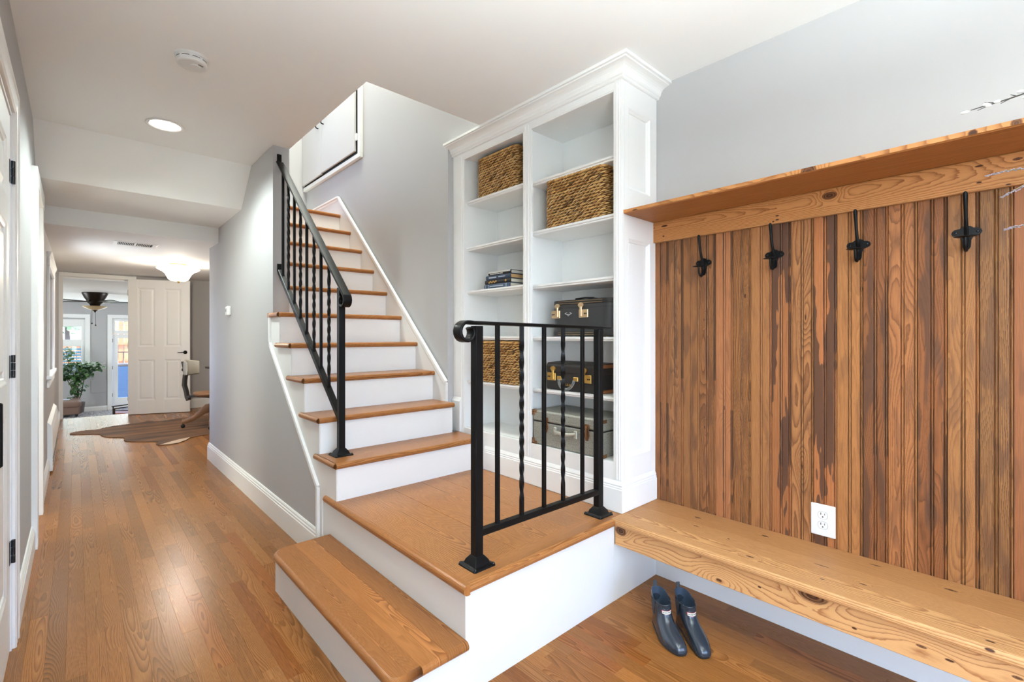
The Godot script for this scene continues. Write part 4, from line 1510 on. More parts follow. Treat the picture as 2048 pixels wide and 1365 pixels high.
func build_bench_wall() -> void:
	rng.seed = 41
	var s: Shape
	# ---- wainscot of stained tongue-and-groove boards
	var wp := thing("wainscot", "dark-stained beaded wood board panelling on the wall behind the bench", "wall panelling", V(2.16, 0.37, -0.55))
	var zs := [-1.278, -1.201, -1.123, -1.043, -0.965, -0.888, -0.812, -0.728, -0.655, -0.574, -0.496, -0.414, -0.340, -0.259, -0.182, -0.105, -0.029]
	while zs[-1] < 0.9: zs.append(zs[-1] + 0.078)
	for i in zs.size() - 1:
		var w: float = zs[i + 1] - zs[i] - 0.0008
		var k: int = i if i < 18 else [10, 4, 12, 15][i % 4]
		s = Shape.new()
		s.g = 1
		s.us = 1.0 / 1.32
		s.uo = -0.375 / 1.32
		s.vs = 62.0 / 64.0 / 18.0 / w
		s.v0 = zs[i]
		s.vo = (k + 1.0 / 64.0) / 18.0
		var f := 0.0145
		var pr := P2([0, 0, w, 0, w, 0.0075, w - 0.0012, 0.0120, w - 0.0035, f, w - 0.0060, 0.0120, w - 0.0070, 0.0080, w - 0.0082, 0.0080, w - 0.0092, f - 0.0005, w - 0.0105, f,
			w / 2 + 0.0070, f, w / 2 + 0.0058, f - 0.0006, w / 2 + 0.0050, 0.0085, w / 2 + 0.0040, 0.0085, w / 2 + 0.0030, 0.0120, w / 2, f, w / 2 - 0.0030, 0.0120, w / 2 - 0.0040, 0.0085, w / 2 - 0.0050, 0.0085, w / 2 - 0.0058, f - 0.0006, w / 2 - 0.0070, f,
			0.0025, f, 0.0008, f - 0.001, 0, 0.008])
		var off := rng.randf_range(-0.0006, 0.0006)
		s.run(pr, V(2.1672 + off, 0.376, zs[i]), V(2.1672 + off, 1.672, zs[i]), V(0, 0, 1), V(-1, 0, 0))
		part("plank", s, M.stained, wp)
	# ---- coat shelf: deep board on a header
	var sh := thing("coat_shelf", "long reclaimed pine coat shelf with knotty header board above the wainscot", "shelf", V(2.14, 1.667, -0.5))
	s = Shape.new()
	pine(s, 2, 4, 0.106, 1.666, -1.27)
	s.box(V(2.132, 1.667, -1.2715), V(2.1535, 1.7675, 0.9), 0.002)
	s.col = Color(0.97, 0.96, 0.95)
	part("header_board", s, M.pine, sh)
	s = Shape.new()
	pine(s, 2, 5, 0.30, 1.87, -1.27)
	s.run(P2([0, 0.0, 0.294, 0.0, 0.294, -0.0185, 0.045, -0.0185, 0.030, -0.0175, 0.006, -0.0175, 0.0, -0.014]), V(1.873, 1.7865, -1.2712), V(1.873, 1.7865, 0.9), V(1, 0, 0), V(0, 1, 0))
	part("shelf_board", s, M.pine, sh)
	# ---- bench
	var b := thing("bench", "built-in pine bench with knotty front board below the stained wainscot", "bench", V(1.96, 0.25, -0.3))
	var xs := [1.768, 1.878, 2.0, 2.1525]
	for i in 3:
		s = Shape.new()
		s.col = Color(1, 1, 1) * [1.0, 0.97, 0.94][i]
		pine(s, 2, i + 1, xs[i + 1] - xs[i], xs[i], -1.267)
		if i == 0: nosed(s, "z", xs[1] - 0.0004, xs[0], 0.349, LAND, -1.2665, 0.9, 0.010)
		else: s.box(V(xs[i] + 0.0004, 0.349, -1.2665), V(xs[i + 1] - 0.0004, LAND, 0.9), 0.0006)
		part("seat_board", s, M.pine, b)
	s = Shape.new()
	pine(s, 2, 0, 0.093, 0.257, -1.267)
	s.box(V(1.7945, 0.257, -1.2635), V(1.820, 0.3492, 0.9), 0.0015)
	part("front_board", s, M.pine, b)
	part("kick_wall", bx(V(2.146, 0, -1.2645), V(2.1665, 0.349, 1.74)), M.white_flat, b)
	part("end_support", bx(V(1.83, 0, 0.86), V(2.145, 0.349, 0.88)), M.white_flat, b)
	# ---- four coat hooks
	var names := ["black iron coat hook on the wainscot nearest the bookcase", "black iron coat hook on the wainscot, second from the bookcase", "black iron coat hook on the wainscot, third from the bookcase, under the big header knot", "black iron coat hook on the wainscot farthest from the bookcase"]
	var hz := [-1.020, -0.716, -0.427, -0.135]
	var h0 := thing("coat_hook", names[0], "coat hook", V(2.153, 1.54, hz[0]), 0, "coat hooks below the shelf")
	s = Shape.new()
	var o := []
	for q in [[0.0, 0.022], [0.010, 0.019], [0.017, 0.013], [0.028, 0.012], [0.035, 0.006], [0.037, -0.001], [0.034, -0.008], [0.026, -0.012], [0.016, -0.016], [0.011, -0.026], [0.010, -0.048], [0.006, -0.056], [0.0, -0.058]]: o.append_array([q[0], q[1]])
	for q in [[-0.006, -0.056], [-0.010, -0.048], [-0.011, -0.026], [-0.016, -0.016], [-0.026, -0.012], [-0.034, -0.008], [-0.037, -0.001], [-0.035, 0.006], [-0.028, 0.012], [-0.017, 0.013], [-0.010, 0.019]]: o.append_array([q[0], q[1]])
	s.prism(P2(o), "x", -0.0045, 0.0)
	var pl := part("back_plate", s, M.iron, h0, true)
	for z in [-0.026, 0.026]:
		s = Shape.new()
		s.ball(V(-0.0045, 0.0, z), V(0.003, 0.0045, 0.0045), 8, 5)
		part("screw", s, M.iron_dark, pl, true)
	s = Shape.new()
	s.tube([V(-0.003, -0.012, 0), V(-0.014, 0.004, 0), V(-0.026, 0.026, 0), V(-0.037, 0.055, 0), V(-0.044, 0.085, 0), V(-0.050, 0.112, 0), V(-0.053, 0.121, 0), V(-0.054, 0.1245, 0)], [0.006, 0.0062, 0.0056, 0.0052, 0.0056, 0.0066, 0.0056, 0.002], 10)
	part("upper_arm", s, M.iron, h0, true)
	s = Shape.new()
	s.tube([V(-0.003, -0.010, 0), V(-0.010, -0.028, 0), V(-0.015, -0.050, 0), V(-0.027, -0.063, 0), V(-0.041, -0.061, 0), V(-0.050, -0.048, 0), V(-0.053, -0.028, 0), V(-0.053, -0.020, 0)], [0.0058, 0.0058, 0.0055, 0.0050, 0.0047, 0.0045, 0.0045, 0.004], 10)
	var la := part("lower_arm", s, M.iron, h0, true)
	s = Shape.new()
	s.ball(V(-0.050, -0.020, 0), V(0.022, 0.0030, 0.029), 18, 7)
	part("flat_tip", s, M.iron, la, true)
	for i in range(1, 4): dup(h0, "coat_hook", names[i], V(2.153, 1.54, hz[i]))
	# ---- power outlet set low in the boards
	var ot := thing("power_outlet", "white duplex power outlet plate low on the stained wainscot", "outlet", V(2.1525, 0.479, -0.5405))
	s = Shape.new()
	s.box(V(2.1465, 0.4175, -0.5825), V(2.1535, 0.5405, -0.4995), 0.0025)
	part("cover_plate", s, M.plastic, ot)
	var line := mat(rgb8(150, 148, 144), 0.6)
	for y in [0.499, 0.460]:
		var ring := []
		var face := []
		for i in 24:
			var a := TAU * i / 24
			ring.append_array([-0.541 + clampf(cos(a) * 0.0176, -0.0172, 0.0172), y + clampf(sin(a) * 0.0176, -0.0146, 0.0146)])
			face.append_array([-0.541 + clampf(cos(a) * 0.0166, -0.0162, 0.0162), y + clampf(sin(a) * 0.0166, -0.0137, 0.0137)])
		s = Shape.new()
		s.prism(P2(ring), "x", 2.1460, 2.1480)
		var rim := part("receptacle_gap", s, line, ot)
		s = Shape.new()
		s.prism(P2(face), "x", 2.1455, 2.1480)
		part("receptacle", s, M.plastic, rim)
		s = Shape.new()
		s.box(V(2.1452, y + 0.0005, -0.5485), V(2.1458, y + 0.0095, -0.5462))
		s.box(V(2.1452, y + 0.0015, -0.5358), V(2.1458, y + 0.0088, -0.5338))
		var gr := []
		for i in 12:
			var a := TAU * i / 12
			gr.append_array([-0.541 + cos(a) * 0.0026, maxf(y - 0.0065 + sin(a) * 0.003, y - 0.0085)])
		s.prism(P2(gr), "x", 2.1452, 2.1458)
		part("slots", s, M.black, rim)
	s = Shape.new()
	s.ball(V(2.1462, 0.4795, -0.541), V(0.001, 0.0025, 0.0025), 10, 5)
	part("screw", s, M.plastic, ot)
	build_boots()

# ---------------------------------------------------------------- rubber ankle boots
func build_boots() -> void:
	var rubber := mat(rgb8(44, 53, 63), 0.22, 0.0, 0.5)
	rubber.clearcoat_enabled = true
	rubber.clearcoat = 0.5
	rubber.clearcoat_roughness = 0.12
	var elastic := mat(rgb8(62, 63, 70), 0.85)
	var sole := mat(rgb8(38, 44, 52), 0.4)
	var lining := mat(rgb8(52, 66, 84), 0.8)
	var red := mat(rgb8(176, 44, 48), 0.5)
	var cream := mat(rgb8(232, 230, 216), 0.5)
	for pair in [[1.0, "dark navy rubber ankle boot nearer the white landing panel, below the bench", V(1.787, 0, -1.056)], [-1.0, "dark navy rubber ankle boot nearer the bench front, right of its mate", V(1.846, 0, -0.984)]]:
		boot(pair[0], pair[1], pair[2], rubber, elastic, sole, lining, red, cream)

func boot(side: float, label: String, at: Vector3, rubber: Material, elastic: Material, sole: Material, lining: Material, red: Material, cream: Material) -> void:
	var t := thing("boot", label, "boot", at, -(PI - atan2(0.205, 0.145)) + (0.03 if side < 0 else 0.0), "pair of rubber ankle boots")
	t.scale = V(0.84, 0.74, 0.84)
	# level, heel x, toe x, half width at ball, at heel
	var lv := [[0.016, 0.002, 0.262, 0.0455, 0.031], [0.022, 0.000, 0.264, 0.0465, 0.032], [0.034, 0.000, 0.262, 0.0470, 0.033], [0.045, 0.001, 0.256, 0.0460, 0.033], [0.056, 0.003, 0.244, 0.0440, 0.033], [0.066, 0.005, 0.226, 0.0425, 0.0335], [0.076, 0.006, 0.202, 0.041, 0.034], [0.088, 0.007, 0.176, 0.0395, 0.0345], [0.102, 0.008, 0.155, 0.0385, 0.035], [0.118, 0.008, 0.141, 0.0385, 0.0355], [0.136, 0.007, 0.133, 0.039, 0.037], [0.154, 0.005, 0.129, 0.0395, 0.038], [0.170, 0.003, 0.127, 0.040, 0.039]]
	var N := 36
	var outline := func(q: Array, grow := 0.0) -> PackedVector3Array:
		var ring := PackedVector3Array()
		var lenx: float = q[2] - q[1]
		for i in N:
			var a := TAU * i / N
			var cx := -cos(a)
			var u := (cx + 1) / 2
			var x: float = q[1] + lenx * u
			var low := clampf((lenx - 0.14) / 0.12, 0, 1)
			var wv: float = lerpf(q[4], q[3], smoothstep(0.25, 0.75, u))
			var sn := sin(a)
			var z := signf(sn) * pow(absf(sn), lerpf(0.80, 0.62, low)) * wv
			# foot shape: waist on the inner side, toe leaning inwards
			z += low * side * (0.006 * sin(u * PI) - 0.010 * smoothstep(0.6, 1.0, u))
			if grow != 0.0:
				x += (u - 0.5) * 2 * grow
				z += signf(sn) * absf(sn) * grow
			ring.append(V(x, q[0], z))
		return ring
	var rings := []
	for q in lv: rings.append(outline.call(q))
	# collar: the rim dips at the sides and rises to the heel; then down inside
	var rim := func(dy: float, inset: float) -> PackedVector3Array:
		var r: PackedVector3Array = outline.call([0.17, 0.003, 0.127, 0.040, 0.039], -inset)
		for i in N:
			var a := TAU * i / N
			var u := (1 - cos(a)) / 2
			var up := lerpf(0.036, 0.004, smoothstep(0.0, 0.95, u)) - 0.012 * exp(-pow((u - 0.58) / 0.16, 2))
			r[i].y = 0.170 + up + dy
			r[i].x -= 0.004 * smoothstep(0.5, 0, u)
		return r
	rings.append(rim.call(-0.006, 0.0))
	rings.append(rim.call(0.0, 0.0005))
	rings.append(rim.call(0.001, 0.002))
	var s := Shape.new()
	s.loft(rings, true, false)
	part("upper", s, rubber, t, true)
	s = Shape.new()
	s.loft([rim.call(0.001, 0.002), rim.call(-0.002, 0.004), rim.call(-0.05, 0.0045), outline.call([0.10, 0.012, 0.145, 0.034, 0.031]), outline.call([0.05, 0.02, 0.18, 0.034, 0.028])], false, true)
	part("lining", s, lining, t, true)
	# sole with a low heel and a foxing ridge
	s = Shape.new()
	var q0 := [0.0, 0.004, 0.258, 0.044, 0.030]
	s.loft([outline.call([0.0005, 0.006, 0.254, 0.042, 0.029]), outline.call([0.004, 0.001, 0.262, 0.0455, 0.032]), outline.call([0.013, 0.0, 0.2645, 0.047, 0.0325]), outline.call([0.0165, 0.0, 0.2635, 0.0465, 0.032])])
	part("sole", s, sole, t, true)
	s = Shape.new()
	s.loft([outline.call([0.0165, -0.001, 0.2665, 0.0480, 0.0335]), outline.call([0.019, -0.0015, 0.2670, 0.0485, 0.034]), outline.call([0.0215, -0.001, 0.2665, 0.0480, 0.0335])], true, true)
	part("foxing_band", s, rubber, t, true)
	# elastic gores on both sides
	for sd in [1.0, -1.0]:
		s = Shape.new()
		var rows := []
		for j in 7:
			var f := j / 6.0
			var row := PackedVector3Array()
			var y := lerpf(0.092, 0.182, f)
			var half := lerpf(0.006, 0.027, pow(f, 0.8))
			for i in 5:
				var x := 0.058 + half * (i / 2.0 - 1.0)
				row.append(V(x, y - 0.004 * absf(i - 2.0) * (1 - f), sd * (gore_width(x, y) + 0.0012)))
			rows.append(row)
		s.loft(rows, false, false, false)
		part("elastic_gore", s, elastic, t, true)
	# collar band at the front, pull tab at the heel
	s = Shape.new()
	var path := []
	s.bar(V(-0.004, 0.19, 0), V(-0.008, 0.232, 0), 0.017, 0.003, V(1, 0, 0))
	s.bar(V(-0.008, 0.232, 0), V(-0.004, 0.233, 0), 0.017, 0.003, V(0, 1, 0))
	s.bar(V(-0.004, 0.233, 0), V(0.001, 0.195, 0), 0.017, 0.003, V(1, 0, 0))
	part("pull_tab", s, sole, t, true)
	s = Shape.new()
	var front := []
	for yy in [0.153, 0.1545, 0.172, 0.1735]:
		var row := PackedVector3Array()
		for i in 13:
			var a := PI + (i - 6) / 6.0 * 1.15
			var out: PackedVector3Array = PackedVector3Array()
			var cx := 0.066
			row.append(V(cx - cos(a) * 0.0640, yy, -sin(a) * 0.041))
		front.append(row)
	s.loft(front, false, false, false)
	part("collar_band", s, sole, t, true)
	# oblong maker's label on the front of the shaft
	var lab := Shape.new()
	var inner := Shape.new()
	for k in 2:
		var sh: Shape = lab if k == 0 else inner
		var rows := []
		for yy in ([0.131, 0.150] if k == 0 else [0.1328, 0.1482]):
			var row := PackedVector3Array()
			for i in 9:
				var a := (i - 4) / 4.0 * (0.62 if k == 0 else 0.56)
				row.append(V(0.066 + cos(a) * (0.0685 + k * 0.0006) - (0.15 - yy) * -0.10, yy, sin(a) * 0.0405))
			rows.append(row)
		sh.loft(rows, false, false, false)
	var lb := part("label_border", lab, red, t, true)
	part("label_field", inner, cream, lb, true)
	var word := "HUNTER"
	for i in 6:
		var a := (2.5 - i) / 2.5 * 0.44
		var tm := TextMesh.new()
		var f := SystemFont.new()
		f.font_names = PackedStringArray(["Droid Sans"])
		f.font_weight = 700
		tm.font = f
		tm.text = word[i]
		tm.font_size = 48
		tm.pixel_size = 0.0098 / 48.0
		tm.depth = 0.0006
		var o := MeshInstance3D.new()
		o.mesh = tm
		o.material_override = M.black
		o.name = numbered("letter", lb)
		lb.add_child(o, true)
		o.position = V(0.066 + cos(a) * 0.0698 + 0.0010, 0.1405, sin(a) * 0.0412)
		o.rotation.y = PI / 2 - a

func gore_width(x: float, y: float) -> float:
	# half width of the shaft at x, matching the outline
	var h: float = lerpf(0.008, 0.003, (y - 0.1) / 0.07)
	var e: float = lerpf(0.155, 0.127, clampf((y - 0.1) / 0.06, 0, 1))
	var u := clampf((x - h) / (e - h), 0.0, 1.0)
	var w := lerpf(0.0365, 0.0395, clampf((y - 0.1) / 0.06, 0, 1))
	return pow(sqrt(maxf(0.0, 1.0 - pow(u * 2 - 1, 2))), 0.80) * w

# door leaf in its own axes: x from the hinge, y up, z through the thickness
func panel_door(root: Node3D, w: float, h: float, t: float, panels: Array, m: Material) -> MeshInstance3D:
	var s := Shape.new()
	var xs := [0.0, w]
	s.box(V(0.004, 0.004, -t / 2 + 0.010), V(w - 0.004, h - 0.004, t / 2 - 0.010))
	# frame pieces: the rectangles left around the panels
	var cols := {}
	for p in panels: cols[p[0]] = p[1]
	var ks := cols.keys()
	ks.sort()
	var x := 0.0
	for k in ks:
		s.box(V(x, 0, -t / 2), V(k, h, t / 2), 0.001)
		x = cols[k]
		var ys := []
		for p in panels:
			if p[0] == k: ys.append([p[2], p[3]])
		ys.sort_custom(func(a, b): return a[0] < b[0])
		var y := 0.0
		for q in ys:
			s.box(V(k, y, -t / 2), V(cols[k], q[0], t / 2))
			y = q[1]
		s.box(V(k, y, -t / 2), V(cols[k], h, t / 2))
	s.box(V(x, 0, -t / 2), V(w, h, t / 2), 0.001)
	var leaf := part("leaf", s, m, root, true)
	for p in panels:
		s = Shape.new()
		for sd in [-1.0, 1.0]:
			var z: float = sd * (t / 2 - 0.010)
			var bead := P2([0, 0, 0.022, 0, 0.018, 0.005, 0.010, 0.007, 0.004, 0.0095, 0, 0.0095])
			s.run(bead, V(p[0], p[2], z), V(p[0], p[3], z), V(1, 0, 0), V(0, 0, sd), 1, -1)
			s.run(bead, V(p[1], p[2], z), V(p[1], p[3], z), V(-1, 0, 0), V(0, 0, sd), 1, -1)
			s.run(bead, V(p[0], p[2], z), V(p[1], p[2], z), V(0, 1, 0), V(0, 0, sd), 1, -1)
			s.run(bead, V(p[0], p[3], z), V(p[1], p[3], z), V(0, -1, 0), V(0, 0, sd), 1, -1)
			var i := 0.034
			var r := [V(p[0] + i, p[2] + i, z), V(p[1] - i, p[2] + i, z), V(p[1] - i, p[3] - i, z), V(p[0] + i, p[3] - i, z)]
			var g := i + 0.016
			var q := [V(p[0] + g, p[2] + g, z + sd * 0.006), V(p[1] - g, p[2] + g, z + sd * 0.006), V(p[1] - g, p[3] - g, z + sd * 0.006), V(p[0] + g, p[3] - g, z + sd * 0.006)]
			for k in 4:
				var k2 := (k + 1) % 4
				s.quad_out(r[k], r[k2], q[k2], q[k], V(0, 0, sd))
			s.quad_out(q[0], q[1], q[2], q[3], V(0, 0, sd))
		part("panel", s, m, leaf, true)
	return leaf

func casing_profile(w: float, t: float) -> PackedVector2Array:
	# across the width x, proud y
	return P2([0, 0, w, 0, w, t, w - 0.008, t, w - 0.014, t - 0.004, w * 0.55, t - 0.003, 0.016, t - 0.007, 0.012, t - 0.003, 0.006, t - 0.003, 0, t - 0.008])

func base_profile(h: float, t: float) -> PackedVector2Array:
	return P2([0, 0, t, 0, t, h - 0.036, t - 0.003, h - 0.032, t - 0.003, h - 0.022, t - 0.007, h - 0.016, t - 0.007, h - 0.008, t - 0.011, h, 0, h])

func lay_base(s: Shape, a: Vector3, b: Vector3, out: Vector3, h := 0.155, t := 0.016, ma := 0.0, mb := 0.0) -> void:
	s.run(base_profile(h, t), a, b, out, Vector3.UP, ma, mb)

func build_hall() -> void:
	var s: Shape
	# ---- first door of the left wall, shut, hinges towards the back
	var d1 := group_root("door_2")
	tag(d1, "white panelled door with black hinges in the left hall wall nearest the viewer")
	d1.position = V(XL - 0.018, 0.008, -2.612)
	d1.rotation.y = -PI / 2
	panel_door(d1, 0.80, 2.025, 0.036, [[0.115, 0.36, 0.24, 0.90], [0.115, 0.36, 1.02, 1.60], [0.115, 0.36, 1.70, 1.91], [0.46, 0.69, 0.24, 0.90], [0.46, 0.69, 1.02, 1.60], [0.46, 0.69, 1.70, 1.91]], M.white)
	for y in [0.37, 1.075, 1.815]:
		s = Shape.new()
		s.box(V(-0.002, y - 0.043, -0.0195), V(0.026, y + 0.043, -0.0165), 0.001)
		var hg := part("hinge", s, M.dark_metal, d1, true)
		s = Shape.new()
		for k in 3: s.lathe([[0.0065, y - 0.043 + k * 0.0295], [0.0065, y - 0.043 + k * 0.0295 + 0.028]], V(-0.007, 0, -0.026), 12)
		part("knuckle", s, M.dark_metal, hg, true)
	s = Shape.new()
	s.box(V(0.455, 0.785, -0.036), V(0.475, 0.985, -0.018), 0.004)
	part("pull_bar", s, M.iron, d1, true)
	# jambs and casing
	s = Shape.new()
	s.box(V(XL - 0.13, 0, -2.63), V(XL + 0.004, 2.06, -2.617))
	s.box(V(XL - 0.13, 0, -1.81), V(XL + 0.004, 2.06, -1.797))
	s.box(V(XL - 0.13, 2.04, -2.616), V(XL + 0.0035, 2.053, -1.811))
	part("jamb", s, M.white, self).name = "trim_1"
	tag(get_node("trim_1"), "", "", "", "structure")
	s = Shape.new()
	var cp := casing_profile(0.085, 0.020)
	s.run(cp, V(XL, 0, -2.632), V(XL, 2.058, -2.632), V(0, 0, -1), V(1, 0, 0), 0, 1)
	s.run(cp, V(XL, 0, -1.79), V(XL, 2.058, -1.79), V(0, 0, 1), V(1, 0, 0), 0, 1)
	s.run(cp, V(XL, 2.058, -2.632), V(XL, 2.058, -1.79), V(0, 1, 0), V(1, 0, 0), -1, 1)
	struct("trim_2", s, M.white)
	# ---- second door of the left wall, in a deeper casing
	s = Shape.new()
	s.box(V(XL - 0.002, 0, -3.862), V(XL + 0.026, 2.06, -3.765))
	s.box(V(XL - 0.002, 0, -4.565), V(XL + 0.022, 2.06, -4.47))
	s.box(V(XL - 0.002, 2.0605, -4.565), V(XL + 0.0262, 2.155, -3.7648))
	s.box(V(XL - 0.13, 0, -3.861), V(XL - 0.003, 2.065, -3.849))
	s.box(V(XL - 0.13, 0, -4.48), V(XL - 0.003, 2.065, -4.469))
	struct("trim_3", s, M.white)
	# ---- window in the left wall
	s = Shape.new()
	var w1 := [-6.93, -5.72, 0.86, 1.80]
	for z in [w1[0], w1[1] - 0.05]: s.box(V(XL - 0.09, w1[2], z), V(XL - 0.03, w1[3], z + 0.05), 0.003)
	for y in [w1[2], 1.315, w1[3] - 0.05]: s.box(V(XL - 0.088, y, w1[0]), V(XL - 0.032, y + 0.05, w1[1]), 0.003)
	var wn := struct("window_1", s, M.white)
	tag(wn, "white framed window in the left wall of the hall")
	part("pane", bx(V(XL - 0.065, w1[2], w1[0]), V(XL - 0.060, w1[3], w1[1])), M.glass, wn)
	s = Shape.new()
	s.box(V(XL - 0.03, 0.825, -7.02), V(XL + 0.032, 0.860, -5.62), 0.006)
	s.box(V(XL, 0.755, -6.98), V(XL + 0.016, 0.825, -5.66), 0.003)
	part("window_sill", s, M.white, wn)
	s = Shape.new()
	s.box(V(XL, 0.86, -7.01), V(XL + 0.018, 1.80, -6.925), 0.003)
	s.box(V(XL, 0.86, -5.725), V(XL + 0.018, 1.80, -5.64), 0.003)
	s.box(V(XL, 1.8005, -7.01), V(XL + 0.020, 1.869, -5.64), 0.003)
	s.run(P2([0, 0, 0.018, 0, 0.030, 0.03, 0.034, 0.045, 0, 0.045]), V(XL, 1.870, -7.05), V(XL, 1.870, -5.60), V(1, 0, 0), V(0, 1, 0))
	part("window_casing", s, M.white, wn)
	# ---- baseboards
	s = Shape.new()
	lay_base(s, V(XL, 0, -2.718), V(XL, 0, -3.764), V(1, 0, 0), 0.135)
	lay_base(s, V(XL, 0, -4.566), V(XL, 0, -5.75), V(1, 0, 0), 0.135)
	lay_base(s, V(XL, 0, -7.35), V(XL, 0, -9.33), V(1, 0, 0), 0.135)
	lay_base(s, V(XL, 0, 1.74), V(XL, 0, -1.70), V(1, 0, 0), 0.135)
	struct("baseboard_left", s, M.white)
	s = Shape.new()
	lay_base(s, V(XH, 0, -2.49), V(XH, 0, -5.401), V(-1, 0, 0), 0.162, 0.016, 0, 1)
	lay_base(s, V(XH, 0, -5.401), V(3.19, 0, -5.401), V(0, 0, -1), 0.162, 0.016, -1, 0)
	struct("baseboard_stairs", s, M.white)
	s = Shape.new()
	lay_base(s, V(0.72, 0, -9.42), V(3.2, 0, -9.42), V(0, 0, 1), 0.155)
	struct("baseboard_back", s, M.white)
	s = Shape.new()
	lay_base(s, V(0.19, DOWN, -17.7), V(0.665, DOWN, -17.7), V(0, 0, 1), 0.13)
	lay_base(s, V(-3.0, DOWN, -17.7), V(0.19, DOWN, -17.7), V(0, 0, 1), 0.13)
	lay_base(s, V(1.82, DOWN, -17.7), V(4.5, DOWN, -17.7), V(0, 0, 1), 0.13)
	struct("baseboard_lower_room", s, M.white)
	# ---- heater cover low on the left wall under the window
	var hc := thing("heater_cover", "low white baseboard heater cover under the left hall window", "heater", V(XL, 0, -6.55))
	s = Shape.new()
	s.prism(P2([XL, 0.02, XL + 0.034, 0.02, XL + 0.034, 0.36, XL + 0.024, 0.42, XL + 0.0, 0.45]), "z", -7.34, -5.76)
	part("cover", s, M.white, hc)
	s = Shape.new()
	for i in 3: s.box(V(XL + 0.030, 0.06 + i * 0.03, -7.30), V(XL + 0.0355, 0.07 + i * 0.03, -5.80))
	part("slot", s, M.gap, hc)
	# ---- doorway at the end of the hall: casing and open door
	s = Shape.new()
	var zc := -9.42
	s.run(casing_profile(0.09, 0.02), V(0.60, 0, zc), V(0.60, 2.072, zc), V(1, 0, 0), V(0, 0, 1), 0, 1)
	s.box(V(XL + 0.0, 2.066, zc), V(0.60 + 0.09, 2.122, zc + 0.022), 0.003)
	s.box(V(XL - 0.02, 0, -9.43), V(XL + 0.045, 2.07, -9.40), 0.003)
	s.box(V(XL - 0.02, 0, -9.56), V(XL + 0.02, 2.08, -9.42))
	s.box(V(0.60, 0, -9.56), V(0.625, 2.08, -9.415))
	s.box(V(XL - 0.02, 2.045, -9.50), V(0.625, 2.08, -9.44))
	struct("trim_4", s, M.white)
	var d3 := group_root("door_3")
	tag(d3, "white four-panel door standing open at the far end of the hall")
	d3.position = V(0.585, 0.008, -9.245)
	d3.rotation.y = -atan2(0.29, 0.745)
	panel_door(d3, 0.795, 2.055, 0.036, [[0.115, 0.345, 0.20, 0.835], [0.115, 0.345, 1.02, 1.935], [0.455, 0.685, 0.20, 0.835], [0.455, 0.685, 1.02, 1.935]], M.white)
	s = Shape.new()
	var kr := []
	for q in [[0.028, 0.018], [0.028, 0.022], [0.022, 0.026], [0.010, 0.028], [0.009, 0.048]]:
		var ring := PackedVector3Array()
		for i in 14: ring.append(V(0.735 + cos(TAU * i / 14) * q[0], 0.935 + sin(TAU * i / 14) * q[0], q[1]))
		kr.append(ring)
	s.loft(kr)
	var kb := part("door_handle", s, M.iron, d3, true)
	s = Shape.new()
	s.tube([V(0.735, 0.935, 0.046), V(0.70, 0.937, 0.050), V(0.67, 0.931, 0.052), V(0.640, 0.934, 0.050)], [0.009, 0.008, 0.006, 0.005], 8)
	part("lever", s, M.iron, kb, true)
	s = Shape.new()
	for y in [0.25, 1.05, 1.85]: s.lathe([[0.007, y - 0.045], [0.007, y + 0.045]], V(-0.006, 0, -0.012), 10)
	part("hinge", s, M.dark_metal, d3, true)
	# ---- recessed light in the hall ceiling, more added out of view to fill the entry
	var at := [V(0.392, CEIL, -3.492), V(0.55, CEIL, -0.35), V(1.55, CEIL, 0.35), V(0.40, CEIL, 0.9)]
	var lb := ["round recessed ceiling light glowing near the soffit over the hall", "added round recessed ceiling light over the entry floor, out of view", "added round recessed ceiling light over the bench end of the entry, out of view", "added round recessed ceiling light nearest the front door, out of view"]
	for i in 4:
		var t := thing("recessed_light", lb[i], "ceiling light", at[i], 0, "recessed ceiling lights")
		s = Shape.new()
		s.lathe([[0.082, 0.0], [0.094, -0.001], [0.096, -0.004], [0.090, -0.007], [0.080, -0.006], [0.074, 0.0]], at[i], 36, false, false)
		part("trim_ring", s, M.white, t)
		s = Shape.new()
		s.lathe([[0.0745, -0.0015], [0.06, -0.004], [0.03, -0.0055], [0.002, -0.006]], at[i], 36, false, true)
		part("lens", s, glow(Color(1.0, 0.97, 0.91), 6.0 if i == 0 else 3.0), t)
		var sp := SpotLight3D.new()
		sp.name = "downlight"
		sp.light_color = Color(0.92, 0.98, 0.965)
		sp.light_energy = [1.5, 0.2, 0.2, 0.2][i]
		sp.light_size = 0.07
		sp.spot_angle = 78.0
		sp.spot_angle_attenuation = 0.6
		sp.spot_range = 12.0
		sp.spot_attenuation = 2.0
		sp.shadow_enabled = true
		t.add_child(sp)
		sp.position = V(0, -0.02, 0)
		sp.rotation_degrees.x = -90
	# ---- added fill pendant behind the viewer: stands in for flash bounced off the ceiling
	var pd := thing("added_pendant_lamp", "added fill lamp shaped as a white bowl pendant, out of view behind the viewer", "added fill light", V(0.26, CEIL, 0.30))
	s = Shape.new()
	s.lathe([[0.06, 0.0], [0.06, -0.02], [0.01, -0.03], [0.006, -0.04]], pd.position, 20)
	for k in 3: s.tube([pd.position + V(0, -0.03, 0), pd.position + V(cos(TAU * k / 3) * 0.21, -0.90, sin(TAU * k / 3) * 0.21)], 0.003, 6)
	part("suspension", s, M.iron, pd)
	s = Shape.new()
	s.lathe([[0.02, -1.03], [0.10, -1.02], [0.17, -0.98], [0.215, -0.90], [0.207, -0.90], [0.165, -0.97], [0.10, -1.005], [0.02, -1.015]], pd.position, 32)
	part("bowl", s, M.white, pd)
	s = Shape.new()
	s.ball(pd.position + V(0, -0.955, 0), V(0.035, 0.035, 0.035), 14, 9)
	part("bulb", s, glow(Color(0.92, 0.96, 1.0), 12.0), pd)
	var pl := SpotLight3D.new()
